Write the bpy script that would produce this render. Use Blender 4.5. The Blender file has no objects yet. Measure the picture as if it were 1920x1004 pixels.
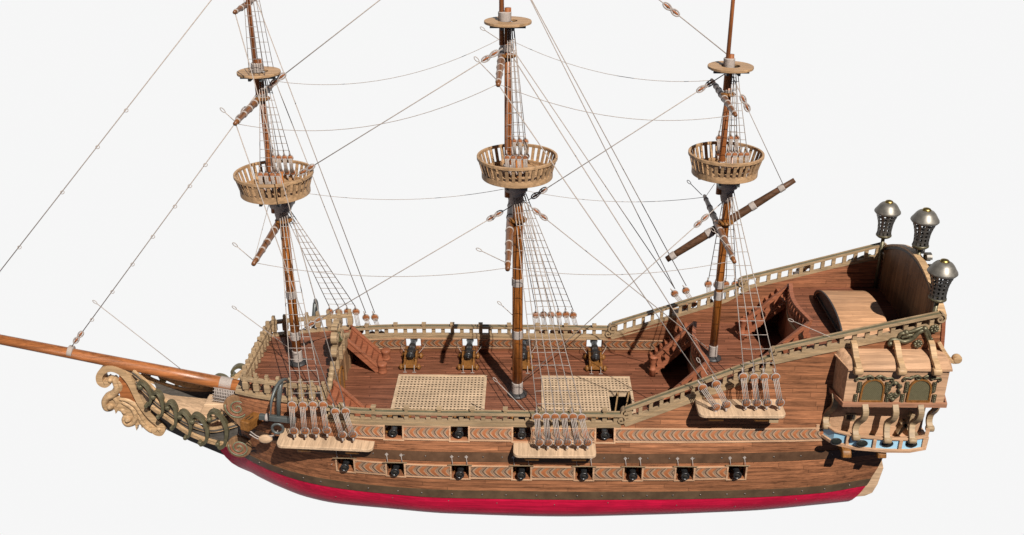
import bpy, math, random
from mathutils import Vector, Matrix
random.seed(7)
V = Vector
sc = bpy.context.scene
COL = sc.collection
# ------------------------------------------------------------------ camera (35 mm lens, 36 mm sensor)
F, CX, CY = 1867.0, 960.0, 502.0
PITCH, YAW = math.radians(24.5), math.radians(-1.0)
FWD = V((math.sin(YAW)*math.cos(PITCH), math.cos(YAW)*math.cos(PITCH), -math.sin(PITCH)))
RGT = V((math.cos(YAW), -math.sin(YAW), 0)); UPV = RGT.cross(FWD)
CAMP = -(FWD + RGT*((970-CX)/F) - UPV*((740-CY)/F))*62.0
def at(px, py, x=None, y=None, z=None):
    """a sight line through the photo meets a plane of the ship -> ship coordinates"""
    d = FWD + RGT*((px-CX)/F) - UPV*((py-CY)/F)
    if x is not None: t = (x-CAMP.x)/d.x
    elif y is not None: t = (y-CAMP.y)/d.y
    else: t = (z-CAMP.z)/d.z
    return CAMP + d*t
# ------------------------------------------------------------------ materials
def nmat(name):
    m = bpy.data.materials.new(name); m.use_nodes = True
    nt = m.node_tree; b = nt.nodes['Principled BSDF']
    def N(t, **k):
        n = nt.nodes.new(t)
        for a, v in k.items():
            if a == 'inp':
                for i, val in v.items():
                    if hasattr(val, 'is_output'): nt.links.new(val, n.inputs[i])
                    else: n.inputs[i].default_value = val
            else: setattr(n, a, v)
        return n
    return m, nt, b, N
def mth(N, op, a, b=0.0, c=0.0):
    return N('ShaderNodeMath', operation=op, inp={0: a, 1: b, 2: c}).outputs[0]
def ramp(N, fac, stops):
    r = N('ShaderNodeValToRGB', inp={0: fac}); e = r.color_ramp.elements
    while len(e) < len(stops): e.new(0.5)
    for q, (p, c) in zip(e, stops): q.position = p; q.color = (c[0], c[1], c[2], 1)
    return r.outputs[0]
def sc3(c, k): return tuple(min(1, v*k) for v in c)
def wood(name, base, axis='x', sc=1.0, plank=0.0, paxis='z', length=5.0, rough=0.5, contrast=0.42, bump=0.25, seam=0.07, pvar=0.28, spec=0.22, seamdark=0.45, metal=0.0):
    m, nt, b, N = nmat(name); L = nt.links.new
    tc = N('ShaderNodeTexCoord'); s = {'x': (.28, 5, 5), 'y': (5, .28, 5), 'z': (5, 5, .28)}[axis]
    mp = N('ShaderNodeMapping', inp={0: tc.outputs['Object'], 3: tuple(v*sc for v in s)})
    n1 = N('ShaderNodeTexNoise', inp={0: mp.outputs[0], 2: 1.3, 3: 7.0, 4: 0.62, 8: 0.6})
    n2 = N('ShaderNodeTexNoise', inp={0: tc.outputs['Object'], 2: 0.55*sc, 3: 3.0})
    mp2 = N('ShaderNodeMapping', inp={0: tc.outputs['Object'], 3: tuple(v*sc*4 for v in s)})
    n3 = N('ShaderNodeTexNoise', inp={0: mp2.outputs[0], 2: 2.0, 3: 4.0, 4: 0.7})
    f = mth(N, 'ADD', mth(N, 'MULTIPLY', n1.outputs[0], .65), mth(N, 'MULTIPLY', n3.outputs[0], .35))
    col = ramp(N, f, [(.38, sc3(base, 1-contrast)), (.47, sc3(base, .84)), (.54, sc3(base, 1.08)), (.65, sc3(base, 1+contrast*.9))])
    val = mth(N, 'MULTIPLY_ADD', n2.outputs[0], .5, .75)
    hgt = f
    if plank:
        sp = N('ShaderNodeSeparateXYZ', inp={0: tc.outputs['Object']})
        pa = sp.outputs['XYZ'.index(paxis.upper())]; la = sp.outputs['XYZ'.index(axis.upper())]
        q = mth(N, 'DIVIDE', pa, plank); fl = mth(N, 'FLOOR', q); fr = mth(N, 'FRACT', q)
        rnd = N('ShaderNodeTexWhiteNoise', noise_dimensions='1D', inp={'W': fl}).outputs[0]
        ql = mth(N, 'ADD', mth(N, 'DIVIDE', la, length), mth(N, 'MULTIPLY', rnd, 7.0))
        fl2 = mth(N, 'FLOOR', ql); frl = mth(N, 'FRACT', ql)
        cell = mth(N, 'ADD', mth(N, 'MULTIPLY', fl, 13.7), mth(N, 'MULTIPLY', fl2, 3.1))
        r2 = N('ShaderNodeTexWhiteNoise', noise_dimensions='1D', inp={'W': cell}).outputs[0]
        val = mth(N, 'MULTIPLY', val, mth(N, 'MULTIPLY_ADD', r2, pvar*2, 1-pvar))
        d = mth(N, 'MINIMUM', fr, mth(N, 'SUBTRACT', 1.0, fr))
        dl = mth(N, 'MULTIPLY', mth(N, 'MINIMUM', frl, mth(N, 'SUBTRACT', 1.0, frl)), length/plank)
        g = mth(N, 'MINIMUM', d, dl)
        gs = N('ShaderNodeMapRange', interpolation_type='SMOOTHSTEP', inp={0: g, 1: seam*.35, 2: seam, 3: 0.0, 4: 1.0}).outputs[0]
        val = mth(N, 'MULTIPLY', val, mth(N, 'MULTIPLY_ADD', gs, 1-seamdark, seamdark))
        hgt = mth(N, 'ADD', mth(N, 'MULTIPLY', f, .4), mth(N, 'MULTIPLY', gs, .8))
    mix = N('ShaderNodeVectorMath', operation='SCALE', inp={0: col, 3: val})
    L(mix.outputs[0], b.inputs['Base Color'])
    L(mth(N, 'MULTIPLY_ADD', n3.outputs[0], .3, rough-.15), b.inputs['Roughness'])
    b.inputs['Specular IOR Level'].default_value = spec; b.inputs['Metallic'].default_value = metal
    bp = N('ShaderNodeBump', inp={0: bump, 1: 0.03, 'Height': hgt}); L(bp.outputs[0], b.inputs['Normal'])
    return m
def plain(name, base, rough=.5, metal=0.0, var=.25, scale=3.0, spec=.4, bump=.1, worn=None):
    m, nt, b, N = nmat(name); L = nt.links.new
    tc = N('ShaderNodeTexCoord')
    n = N('ShaderNodeTexNoise', inp={0: tc.outputs['Object'], 2: scale, 3: 6.0, 4: .65})
    st = [(.3, sc3(base, 1-var)), (.7, sc3(base, 1+var))]
    if worn: st.append((.8, worn))
    L(ramp(N, n.outputs[0], st), b.inputs['Base Color'])
    L(mth(N, 'MULTIPLY_ADD', n.outputs[0], .3, rough-.15), b.inputs['Roughness'])
    b.inputs['Metallic'].default_value = metal; b.inputs['Specular IOR Level'].default_value = spec
    bp = N('ShaderNodeBump', inp={0: bump, 1: .02, 'Height': n.outputs[0]}); L(bp.outputs[0], b.inputs['Normal'])
    return m
def carved(name, z0, z1, pitch):
    """carved leaf band: nested chevrons cut along the ship"""
    m, nt, b, N = nmat(name); L = nt.links.new
    tc = N('ShaderNodeTexCoord'); sp = N('ShaderNodeSeparateXYZ', inp={0: tc.outputs['Object']})
    v = mth(N, 'ABSOLUTE', mth(N, 'DIVIDE', mth(N, 'SUBTRACT', sp.outputs[2], (z0+z1)/2), (z1-z0)/2))
    u = mth(N, 'DIVIDE', sp.outputs[0], pitch)
    w = mth(N, 'FRACT', mth(N, 'SUBTRACT', u, mth(N, 'MULTIPLY', mth(N, 'POWER', v, 1.5), .62)))
    nz = N('ShaderNodeTexNoise', inp={0: tc.outputs['Object'], 2: 5.0, 3: 5.0})
    w2 = mth(N, 'ADD', w, mth(N, 'MULTIPLY_ADD', nz.outputs[0], .08, -.04))
    grey, pale, org, dk = (.17, .105, .068), (.30, .185, .11), (.31, .105, .036), (.075, .046, .032)
    lobe = ramp(N, w2, [(0, dk), (.10, pale), (.20, pale), (.30, org), (.62, org), (.72, pale), (.80, grey), (.90, pale), (.97, dk)])
    edge = N('ShaderNodeMapRange', inp={0: v, 1: .62, 2: .86, 3: 0.0, 4: 1.0}).outputs[0]
    mix = N('ShaderNodeMix', data_type='RGBA', inp={0: edge, 6: lobe, 7: grey + (1,)})
    val = mth(N, 'MULTIPLY_ADD', nz.outputs[0], .7, .62)
    s = N('ShaderNodeVectorMath', operation='SCALE', inp={0: mix.outputs[2], 3: val})
    L(s.outputs[0], b.inputs['Base Color']); b.inputs['Roughness'].default_value = .6
    h = ramp(N, w2, [(0, (0,)*3), (.15, (.8,)*3), (.3, (.5,)*3), (.6, (1,)*3), (.75, (.6,)*3), (.9, (.5,)*3), (1, (0,)*3)])
    bp = N('ShaderNodeBump', inp={0: .8, 1: .06, 'Height': h}); L(bp.outputs[0], b.inputs['Normal'])
    return m
def lattice_glass(name):
    m, nt, b, N = nmat(name); L = nt.links.new
    tc = N('ShaderNodeTexCoord')
    br = N('ShaderNodeTexBrick', inp={0: N('ShaderNodeMapping', inp={0: tc.outputs['Object'], 2: (math.pi/2, 0, 0)}).outputs[0], 1: (.035, .03, .015, 1), 2: (.06, .052, .028, 1), 3: (.19, .165, .09, 1), 4: 4.6, 5: .035})
    L(br.outputs[0], b.inputs['Base Color']); b.inputs['Roughness'].default_value = .35
    return m
M = {}
M['hull'] = wood('hull_planks', (.25, .101, .046), plank=.27, paxis='z', length=7, rough=.55, seam=.08, pvar=.2, contrast=.62, seamdark=.5)
M['inner'] = wood('bulwark_planks', (.235, .092, .045), plank=.27, paxis='z', length=7, rough=.55, seam=.08, pvar=.2, contrast=.62, seamdark=.5)
M['deck'] = wood('deck_planks', (.188, .070, .038), plank=.21, paxis='y', length=6, rough=.45, seam=.12, pvar=.26, contrast=.6, seamdark=.35)
M['red'] = wood('red_bottom_paint', (.56, .009, .046), plank=.42, length=7, rough=.45, seam=.03, pvar=.08, contrast=.2, seamdark=.7, spec=.16, bump=.12)
M['wale'] = plain('weathered_wale', (.085, .043, .022), rough=.45, var=.35, scale=1.2)
M['walelow'] = plain('weathered_lower_wale', (.092, .056, .030), rough=.45, var=.35, scale=1.0)
M['rivet'] = plain('rivet_iron', (.16, .13, .11), rough=.35, metal=.6)
M['rail'] = wood('rail_wood', (.30, .208, .12), axis='x', sc=1.2, rough=.5, contrast=.3)
M['railgreen'] = plain('rail_groove', (.11, .098, .055), rough=.5)
M['pale'] = wood('pale_wood', (.48, .33, .21), axis='y', sc=.8, rough=.5, contrast=.22, pvar=.1)
M['palex'] = wood('pale_wood_long', (.47, .315, .195), axis='x', sc=.9, rough=.5, contrast=.3)
M['vault'] = wood('vault_planks', (.43, .235, .125), plank=.33, paxis='y', length=9, rough=.5, seam=.04, pvar=.1, seamdark=.7, contrast=.3)
M['gall'] = wood('gallery_wood', (.43, .255, .15), axis='x', sc=.8, rough=.5, contrast=.3)
M['gallery_trim'] = wood('gallery_trim', (.30, .145, .085), axis='x', sc=.8, rough=.5, contrast=.3)
M['grate'] = wood('grating_wood', (.46, .33, .215), axis='x', sc=1.3, rough=.55, contrast=.25)
M['stair'] = wood('red_stair_wood', (.255, .088, .044), axis='x', sc=1.4, rough=.5, contrast=.28)
M['mast'] = wood('varnished_mast', (.27, .088, .015), axis='z', sc=1.0, rough=.38, contrast=.65, spec=.5)
M['topmast'] = wood('varnished_topmast', (.24, .078, .022), axis='z', sc=1.0, rough=.4, contrast=.55, spec=.5)
M['yard'] = wood('varnished_yard', (.15, .055, .016), axis='y', sc=1.2, rough=.4, contrast=.5, spec=.5)
M['sprit'] = wood('bowsprit_wood', (.285, .098, .030), axis='x', sc=.7, rough=.38, contrast=.5, spec=.5)
M['lateen'] = wood('lateen_wood', (.085, .04, .02), axis='x', sc=1.2, rough=.5, contrast=.6)
M['nest'] = wood('nest_wood', (.345, .21, .11), axis='x', sc=1.0, rough=.5, contrast=.35)
M['carve'] = wood('carved_oak', (.40, .255, .135), axis='x', sc=1.0, rough=.5, contrast=.4)
M['brown'] = wood('brown_block', (.185, .078, .020), axis='y', sc=1.2, rough=.42, contrast=.45)
M['dead'] = wood('deadeye_wood', (.25, .088, .032), axis='x', sc=2.5, rough=.45, contrast=.35)
M['rope'] = plain('hemp_rope', (.31, .26, .226), rough=.85, var=.25, scale=14)
M['lash'] = plain('lashing_rope', (.31, .262, .232), rough=.85, var=.2, scale=12)
M['iron'] = plain('cast_iron', (.016, .0155, .016), rough=.34, var=.4, scale=6, spec=.4)
M['anchor'] = plain('anchor_iron', (.085, .092, .088), rough=.42, var=.2, scale=2, metal=.3)
M['bronze'] = plain('dark_bronze', (.11, .095, .055), rough=.45, metal=.5, var=.4, scale=5)
M['bracket'] = plain('painted_bracket', (.125, .108, .062), rough=.38, metal=.35, var=.3, scale=3)
M['brass'] = plain('brass', (.34, .24, .08), rough=.4, metal=1.0)
M['steel'] = plain('lantern_pewter', (.20, .182, .155), rough=.45, metal=.6, var=.2, scale=4)
M['cage'] = plain('lantern_cage_iron', (.15, .138, .122), rough=.4, metal=.75, var=.25, scale=4)
M['knee'] = wood('stem_knee_wood', (.085, .075, .065), axis='x', rough=.5, contrast=.3)
M['transom'] = wood('transom_boards', (.20, .105, .05), axis='z', plank=.55, paxis='y', length=9, rough=.5, seam=.04, pvar=.2)
M['blue'] = plain('sky_blue_paint', (.30, .50, .63), rough=.5, var=.08, scale=1.5)
M['scroll'] = wood('scroll_panel', (.21, .115, .058), axis='z', sc=1.2, rough=.5, contrast=.4)
M['scrollgreen'] = plain('scroll_green', (.14, .135, .08), rough=.5)
M['scrollred'] = plain('scroll_red', (.22, .075, .045), rough=.5)
M['bulk'] = wood('bulkhead_wood', (.235, .135, .07), axis='z', plank=.4, paxis='y', length=9, rough=.5, seam=.04, pvar=.12)
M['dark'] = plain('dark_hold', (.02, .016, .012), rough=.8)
M['collar'] = plain('tarred_collar', (.03, .028, .028), rough=.5)
M['hold'] = wood('hold_beam', (.22, .13, .055), axis='x', rough=.6)
M['bellm'] = plain('bell_bronze', (.30, .27, .12), rough=.25, metal=.9)
M['glass'] = lattice_glass('leaded_glass')
M['portglass'] = plain('porthole_glass', (.02, .022, .018), rough=.15)
M['upcarve'] = carved('carved_band_upper', .42, 1.10, .52)
M['lowcarve'] = carved('carved_band_lower', -2.0, -1.2, .64)
# ------------------------------------------------------------------ mesh helper
class MB:
    def __init__(s): s.v = []; s.f = []; s.sm = []
    def add(s, vs, fs, smooth=False):
        o = len(s.v); s.v += [tuple(p) for p in vs]
        for f in fs: s.f.append([i+o for i in f]); s.sm.append(smooth)
        return s
    def hexa(s, p):
        return s.add(p, [(3, 2, 1, 0), (4, 5, 6, 7), (0, 1, 5, 4), (1, 2, 6, 5), (2, 3, 7, 6), (3, 0, 4, 7)])
    def box(s, a, b):
        (x0, y0, z0), (x1, y1, z1) = a, b
        return s.hexa([(x0, y0, z0), (x1, y0, z0), (x1, y1, z0), (x0, y1, z0), (x0, y0, z1), (x1, y0, z1), (x1, y1, z1), (x0, y1, z1)])
    def sweep(s, pts, w, h, up=(0, 0, 1), closed=False, smooth=False):
        pts = [V(p) for p in pts]; n = len(pts); rings = []; up = V(up)
        for i, p in enumerate(pts):
            a = pts[(i-1) % n] if (closed or i) else p; b = pts[(i+1) % n] if (closed or i < n-1) else p
            t = (b-a).normalized(); side = t.cross(up)
            side = side.normalized() if side.length > 1e-6 else V((0, 1, 0))
            nn = side.cross(t).normalized()
            ww = w[i] if isinstance(w, (list, tuple)) else w; hh = h[i] if isinstance(h, (list, tuple)) else h
            rings.append([p+side*ww/2+nn*hh/2, p-side*ww/2+nn*hh/2, p-side*ww/2-nn*hh/2, p+side*ww/2-nn*hh/2])
        fs = []
        for i in range(n if closed else n-1):
            j = (i+1) % n
            for k in range(4): l = (k+1) % 4; fs.append((i*4+k, i*4+l, j*4+l, j*4+k))
        if not closed: fs += [(3, 2, 1, 0), tuple((n-1)*4+k for k in range(4))]
        return s.add([q for r in rings for q in r], fs, smooth)
    def beam(s, p, q, w, h, up=(0, 0, 1)): return s.sweep([p, q], w, h, up)
    def tube(s, pts, r, n=6, closed=False, smooth=True, flat=None):
        """round bar; flat=(axis, factor) squashes its section along an axis"""
        pts = [V(p) for p in pts]; m = len(pts); vs = []; prev = None
        for i, p in enumerate(pts):
            a = pts[(i-1) % m] if (closed or i) else p; b = pts[(i+1) % m] if (closed or i < m-1) else p
            t = (b-a).normalized()
            if prev is None:
                ref = V((0, 0, 1)) if abs(t.z) < .9 else V((1, 0, 0)); u = t.cross(ref).normalized()
            else:
                u = prev - t*prev.dot(t); u = u.normalized() if u.length > 1e-6 else t.orthogonal().normalized()
            prev = u; w = t.cross(u); rr = r[i] if isinstance(r, (list, tuple)) else r
            for k in range(n):
                an = 2*math.pi*k/n; d = (u*math.cos(an)+w*math.sin(an))*rr
                if flat: ax = V(flat[0]); d = d + ax*(d.dot(ax)*(flat[1]-1))
                vs.append(p+d)
        fs = []
        for i in range(m if closed else m-1):
            j = (i+1) % m
            for k in range(n): l = (k+1) % n; fs.append((i*n+k, i*n+l, j*n+l, j*n+k))
        if not closed: fs += [tuple(range(n-1, -1, -1)), tuple((m-1)*n+k for k in range(n))]
        return s.add(vs, fs, smooth)
    def lathe(s, o, axis, prof, n=16, smooth=True):
        o = V(o); ax = V(axis).normalized(); ref = V((0, 0, 1)) if abs(ax.z) < .9 else V((1, 0, 0))
        u = ax.cross(ref).normalized(); w = ax.cross(u); vs = []
        for r, h in prof:
            for k in range(n):
                an = 2*math.pi*k/n; vs.append(o+ax*h+(u*math.cos(an)+w*math.sin(an))*max(r, 1e-4))
        fs = []
        for i in range(len(prof)-1):
            for k in range(n): l = (k+1) % n; fs.append((i*n+k, i*n+l, (i+1)*n+l, (i+1)*n+k))
        fs += [tuple(range(n-1, -1, -1)), tuple((len(prof)-1)*n+k for k in range(n))]
        return s.add(vs, fs, smooth)
    def prism(s, a, b, smooth=False):
        n = len(a); fs = [tuple(range(n-1, -1, -1)), tuple(range(n, 2*n))]
        for i in range(n): j = (i+1) % n; fs.append((i, j, n+j, n+i))
        return s.add(list(a)+list(b), fs, smooth)
    def slab(s, poly, y0, y1):   # outline in x-z, thickness along y
        return s.prism([(p[0], y0, p[1]) for p in poly], [(p[0], y1, p[1]) for p in poly])
    def plate(s, poly, z0, z1):  # outline in x-y, thickness along z
        return s.prism([(p[0], p[1], z0) for p in poly], [(p[0], p[1], z1) for p in poly])
    def ball(s, c, r, n=10, m=6, sx=(1, 1, 1)):
        vs = []; c = V(c)
        for i in range(m+1):
            th = math.pi*i/m
            for k in range(n):
                ph = 2*math.pi*k/n
                vs.append((c.x+r*sx[0]*math.sin(th)*math.cos(ph), c.y+r*sx[1]*math.sin(th)*math.sin(ph), c.z+r*sx[2]*math.cos(th)))
        return s.add(vs, [(i*n+k, i*n+(k+1) % n, (i+1)*n+(k+1) % n, (i+1)*n+k) for i in range(m) for k in range(n)], True)
    def mirror(s):
        t = MB(); t.v = [(x, -y, z) for x, y, z in s.v]; t.f = [f[::-1] for f in s.f]; t.sm = list(s.sm); return t
    def build(s, name, mat, parent=None, bevel=0.0, label=None, loc=None):
        me = bpy.data.meshes.new(name); me.from_pydata(s.v, [], s.f)
        import bmesh
        bm = bmesh.new(); bm.from_mesh(me); bmesh.ops.recalc_face_normals(bm, faces=bm.faces)
        for f, q in zip(bm.faces, s.sm): f.smooth = q
        bm.to_mesh(me); bm.free()
        mats = mat if isinstance(mat, list) else [mat]
        for q in mats: me.materials.append(q)
        o = bpy.data.objects.new(name, me); COL.objects.link(o)
        if parent is not None:
            o.parent = parent
            if parent is SHIP: o.location = (0, 0, 7)
        if loc: o.location = loc
        if bevel:
            bv = o.modifiers.new('bevel', 'BEVEL'); bv.width = bevel; bv.segments = 2; bv.limit_method = 'ANGLE'; bv.angle_limit = math.radians(50)
        if label: o['label'] = label
        return o
def empty(name, loc, label, cat, group=None, rz=0):
    o = bpy.data.objects.new(name, None); COL.objects.link(o); o.location = loc; o.rotation_euler = (0, 0, rz)
    tag(o, label, cat, group); return o
def tag(o, label, cat, group=None):
    o['label'] = label; o['category'] = cat
    if group: o['group'] = group
def cat(pts, k=8):   # Catmull-Rom through points
    pts = [V(p) for p in pts]; P = [pts[0]*2-pts[1]]+pts+[pts[-1]*2-pts[-2]]; out = []
    for i in range(1, len(P)-2):
        for j in range(k):
            t = j/k; a, b, c, d = P[i-1:i+3]
            out.append(.5*((2*b)+(c-a)*t+(2*a-5*b+4*c-d)*t*t+(3*b-a-3*c+d)*t**3))
    out.append(pts[-1]); return out
def lerp(a, b, t): return a+(b-a)*t
def interp(x, pts):
    if x <= pts[0][0]: return pts[0][1]
    for (a, p), (b, q) in zip(pts, pts[1:]):
        if x <= b: return p+(q-p)*(x-a)/(b-a)
    return pts[-1][1]
SHIP = None
SHIP = empty('sailing_ship', (0, 0, -7), 'three masted wooden galleon with red bottom, bare yards and carved stern gallery, no sails set', 'sailing ship')
# ------------------------------------------------------------------ hull form
ZL = [-7.0, -6.6, -6.2, -5.6, -5, -4, -3, -1.6, 0, .8, 2, 3.5, 5.5, 8.5]
ST = {
 -19.4: [0, 0, 0, 0, .02, .06, .10, .15, .2, .2, .2, .2, .2, .2],
 -17.5: [0, 0, 0, 0.45, 0.95, 1.4, 1.6, 1.85, 2.2, 2.4, 2.6, 2.7, 2.7, 2.7],
 -16.4: [0, 0.1, 0.5, 1.2, 1.7, 2.2, 2.5, 2.85, 3.1, 3.25, 3.3, 3.3, 3.3, 3.3],
 -15: [0.05, 0.5, 1.25, 2.1, 2.6, 3.1, 3.4, 3.68, 3.85, 3.9, 3.8, 3.7, 3.6, 3.6],
 -13: [0.1, 1.2, 2.2, 3.15, 3.65, 4.1, 4.33, 4.52, 4.6, 4.55, 4.3, 4.1, 4, 4],
 -11: [0.2, 1.6, 2.8, 3.75, 4.3, 4.75, 4.92, 5.05, 5.08, 4.98, 4.7, 4.45, 4.4, 4.4],
 -8: [0.2, 2.0, 3.2, 4.15, 4.75, 5.25, 5.45, 5.56, 5.45, 5.3, 5.05, 4.75, 4.6, 4.5],
 -4: [.2, 2.4, 3.7, 4.6, 5.2, 5.65, 5.8, 5.83, 5.6, 5.38, 5.12, 4.8, 4.6, 4.5],
 2: [.2, 2.6, 3.9, 4.75, 5.3, 5.7, 5.85, 5.85, 5.62, 5.4, 5.12, 4.85, 4.65, 4.5],
 8: [.2, 2.3, 3.6, 4.5, 5.1, 5.6, 5.75, 5.8, 5.6, 5.38, 5.1, 4.85, 4.65, 4.5],
 14: [0.1, 1.6, 2.8, 4.0, 4.7, 5.25, 5.45, 5.53, 5.4, 5.25, 5.0, 4.75, 4.55, 4.45],
 18: [0.1, 1.1, 2.2, 3.4, 4.1, 4.75, 5.0, 5.15, 5.12, 5.05, 4.9, 4.75, 4.62, 4.55],
 21: [0.1, 0.9, 1.8, 2.9, 3.5, 3.95, 4.25, 4.6, 4.7, 4.75, 4.75, 4.75, 4.72, 4.65],
 24: [0.05, 0.6, 1.3, 2.2, 2.8, 3.3, 3.7, 4.15, 4.4, 4.5, 4.6, 4.7, 4.78, 4.78]}
SX = sorted(ST)
def pchip(xs, ys, x):
    n = len(xs)
    if x <= xs[0]: return ys[0]
    if x >= xs[-1]: return ys[-1]
    i = 0
    while x > xs[i+1]: i += 1
    def sl(k):
        if k == 0: return (ys[1]-ys[0])/(xs[1]-xs[0])
        if k == n-1: return (ys[-1]-ys[-2])/(xs[-1]-xs[-2])
        a = (ys[k]-ys[k-1])/(xs[k]-xs[k-1]); b = (ys[k+1]-ys[k])/(xs[k+1]-xs[k])
        return 0 if a*b <= 0 else 2*a*b/(a+b)
    h = xs[i+1]-xs[i]; t = (x-xs[i])/h
    return ((1+2*t)*(1-t)**2*ys[i]+t*(1-t)**2*h*sl(i)+t*t*(3-2*t)*ys[i+1]+t*t*(t-1)*h*sl(i+1))
_c = {}
def hb(x, z):
    k = (round(x, 3), round(z, 3))
    if k not in _c: _c[k] = pchip(SX, [pchip(ZL, ST[s], z) for s in SX], x)
    return _c[k]
TR = [(-7, 19.6), (-5.5, 20.2), (-4, 20.75), (-2.5, 21.1), (-.6, 21.5), (1, 22.1), (2.5, 22.8), (4.5, 23.3), (6.3, 23.4), (8.6, 23.1)]
SM = [(-7, -14.4), (-6.2, -16.6), (-5.7, -17.4), (-5, -18.3), (-4.3, -18.95), (-3, -19.3), (-1.2, -19.3)]
BEAK = -16.4
def xt(z): return interp(z, TR)
def xs_(z): return BEAK if z > -.75 else interp(z, SM)
# height of the top of the rail along the ship
QR0, QR1, PR0, PR1 = (6.05, 2.28), (14.45, 5.62), (14.2, 5.95), (22.95, 8.36)
def qrail(x): return lerp(QR0[1], QR1[1], (x-QR0[0])/(QR1[0]-QR0[0]))
def prail(x): return lerp(PR0[1], PR1[1], (x-PR0[0])/(PR1[0]-PR0[0]))
def htop(x):
    if x < -11.0: return 2.12
    if x < 5.7: return 1.2
    if x < 7.4: return lerp(1.2, qrail(7.4)-.9, ((x-5.7)/1.7)**1.3)
    if x < 13.4: return qrail(x)-.9
    if x < 15.0: return lerp(qrail(13.4)-.9, prail(15.0)-.76, (x-13.4)/1.6)
    return prail(x)-.76
LPX = [(648, 873), (742, 883), (863, 884), (978, 884), (1095, 884), (1187, 883), (1285, 874), (1383, 870)]
LPORT = []
for px, py in LPX:
    x = 0
    for _ in range(6): x = at(px, py, y=-hb(x, -1.6)).x
    LPORT.append(x)
UPORT = [-7.01, -3.24, .33, 5.05]
PW, UZ0, UZ1, LZ0, LZ1 = .50, .40, 1.12, -2.0, -1.22
XB = sorted(set([round(v, 3) for v in
    [-15+.5*i for i in range(0, 9)]+[-11.0]+[-10.5+.5*i for i in range(0, 62)]+[p+s*PW for p in LPORT+UPORT for s in (-1, 1)] if v <= 20]))
XB = [x for i, x in enumerate(XB) if i == 0 or x-XB[i-1] > .04 or any(abs(abs(x-p)-PW) < .002 for p in LPORT+UPORT)]
ZB = [-7, -6.8, -6.6, -6.4, -6.2, -5.9, -5.6, -5.3, -5, -4.6, -4.2, -3.8, -3.5, -3.2, -2.95, -2.6, -2.3, LZ0, LZ1, -.9, -.74, -.76, -.3, 0, UZ0, UZ1]
ZB = sorted(ZB)
TOPR = [.15, .35, .55, .75, .9, 1.0]
def hull_cols():
    cols = [('b', k/8) for k in range(8)]+[('x', x) for x in XB]
    # a hard step at the forecastle break
    i = [c for c in cols].index(('x', -11.0)); cols.insert(i, ('x', -11.001))
    return cols+[('s', k/6) for k in range(1, 7)]
def col_x(c, z):
    if c[0] == 'x': return c[1]
    if c[0] == 'b': return lerp(xs_(z), XB[0], c[1])
    return lerp(XB[-1], xt(z), c[1])
def is_hole(x0, x1, z0, z1):
    xm, zm = (x0+x1)/2, (z0+z1)/2
    if LZ0 < zm < LZ1 and any(abs(xm-p) < PW for p in LPORT): return True
    if UZ0 < zm < UZ1 and any(abs(xm-p) < PW for p in UPORT): return True
    return False
def hull_shell(side, zlo, zhi, off=0.0, top=True, xlim=(-99, 99)):
    mb = MB(); cols = hull_cols(); zs = [z for z in ZB if zlo-1e-6 <= z <= zhi+1e-6]
    vs = []; rows = len(zs)+(len(TOPR) if top else 0)
    for c in cols:
        xr = col_x(c, 0)
        for i in range(rows):
            if i < len(zs): z = zs[i]
            else:
                tp = htop(c[1] if c[0] == 'x' else col_x(c, 2)); z0 = zs[-1]
                z = z0+(max(tp, z0+.02)-z0)*TOPR[i-len(zs)]
            x = col_x(c, z); y = max(hb(x, z)-off, .02)
            vs.append((x, side*y, z))
    fs = []
    for j in range(len(cols)-1):
        for i in range(rows-1):
            a, b = vs[j*rows+i], vs[(j+1)*rows+i+1]
            xa, xb = a[0], b[0]
            if not (xlim[0] <= (xa+xb)/2 <= xlim[1]): continue
            if cols[j][0] == 'b' and a[2] > -.75: 
                pass
            if cols[j] == ('x', -11.001): 
                pass
            if cols[j][0] == 'x' and cols[j+1][0] == 'x' and is_hole(xa, xb, a[2], vs[j*rows+i+1][2]): continue
            fs.append((j*rows+i, (j+1)*rows+i, (j+1)*rows+i+1, j*rows+i+1))
    mb.add(vs, fs, True)
    return mb
ZRED = -3.5
hull = None
for side in (-1, 1):
    m = hull_shell(side, ZRED, 9)
    if side == -1: H = m
    else: H.add(m.v, m.f, True)
# port tunnels, stern wall and cap strip belong to the same planking
def tunnel(mb, side, p, z0, z1, depth):
    o = [(p-PW, z0), (p+PW, z0), (p+PW, z1), (p-PW, z1)]
    a = [(x, side*hb(x, z), z) for x, z in o]; b = [(x, side*(hb(x, z)-depth), z) for x, z in o]
    mb.add(a+b, [(i, (i+1) % 4, 4+(i+1) % 4, 4+i) for i in range(4)])
for side in (-1, 1):
    for p in LPORT: tunnel(H, side, p, LZ0, LZ1, .5)
    for p in UPORT: tunnel(H, side, p, UZ0, UZ1, .22)
zz = [-3.5, -2.5, -1.5, -.6, .3, 1.2, 2.2, 3.2, 4.2, 5.2, 6.2, 7.2, 7.74]
H.add([(xt(z), s*hb(xt(z), z), z) for z in zz for s in (-1, 1)], [(2*i, 2*i+1, 2*i+3, 2*i+2) for i in range(len(zz)-1)])
zz = [-.74, 0, .4, 1.12, 1.6, 2.12]
H.add([(BEAK, s*hb(BEAK, z), z) for z in zz for s in (-1, 1)], [(2*i, 2*i+1, 2*i+3, 2*i+2) for i in range(len(zz)-1)])
hull = H.build('hull', M['hull'], SHIP)
R = MB()
for side in (-1, 1):
    m = hull_shell(side, -7, ZRED, top=False); R.add(m.v, m.f, True)
zz = [-7, -6.2, -5.5, -4.5, -3.5]
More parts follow.
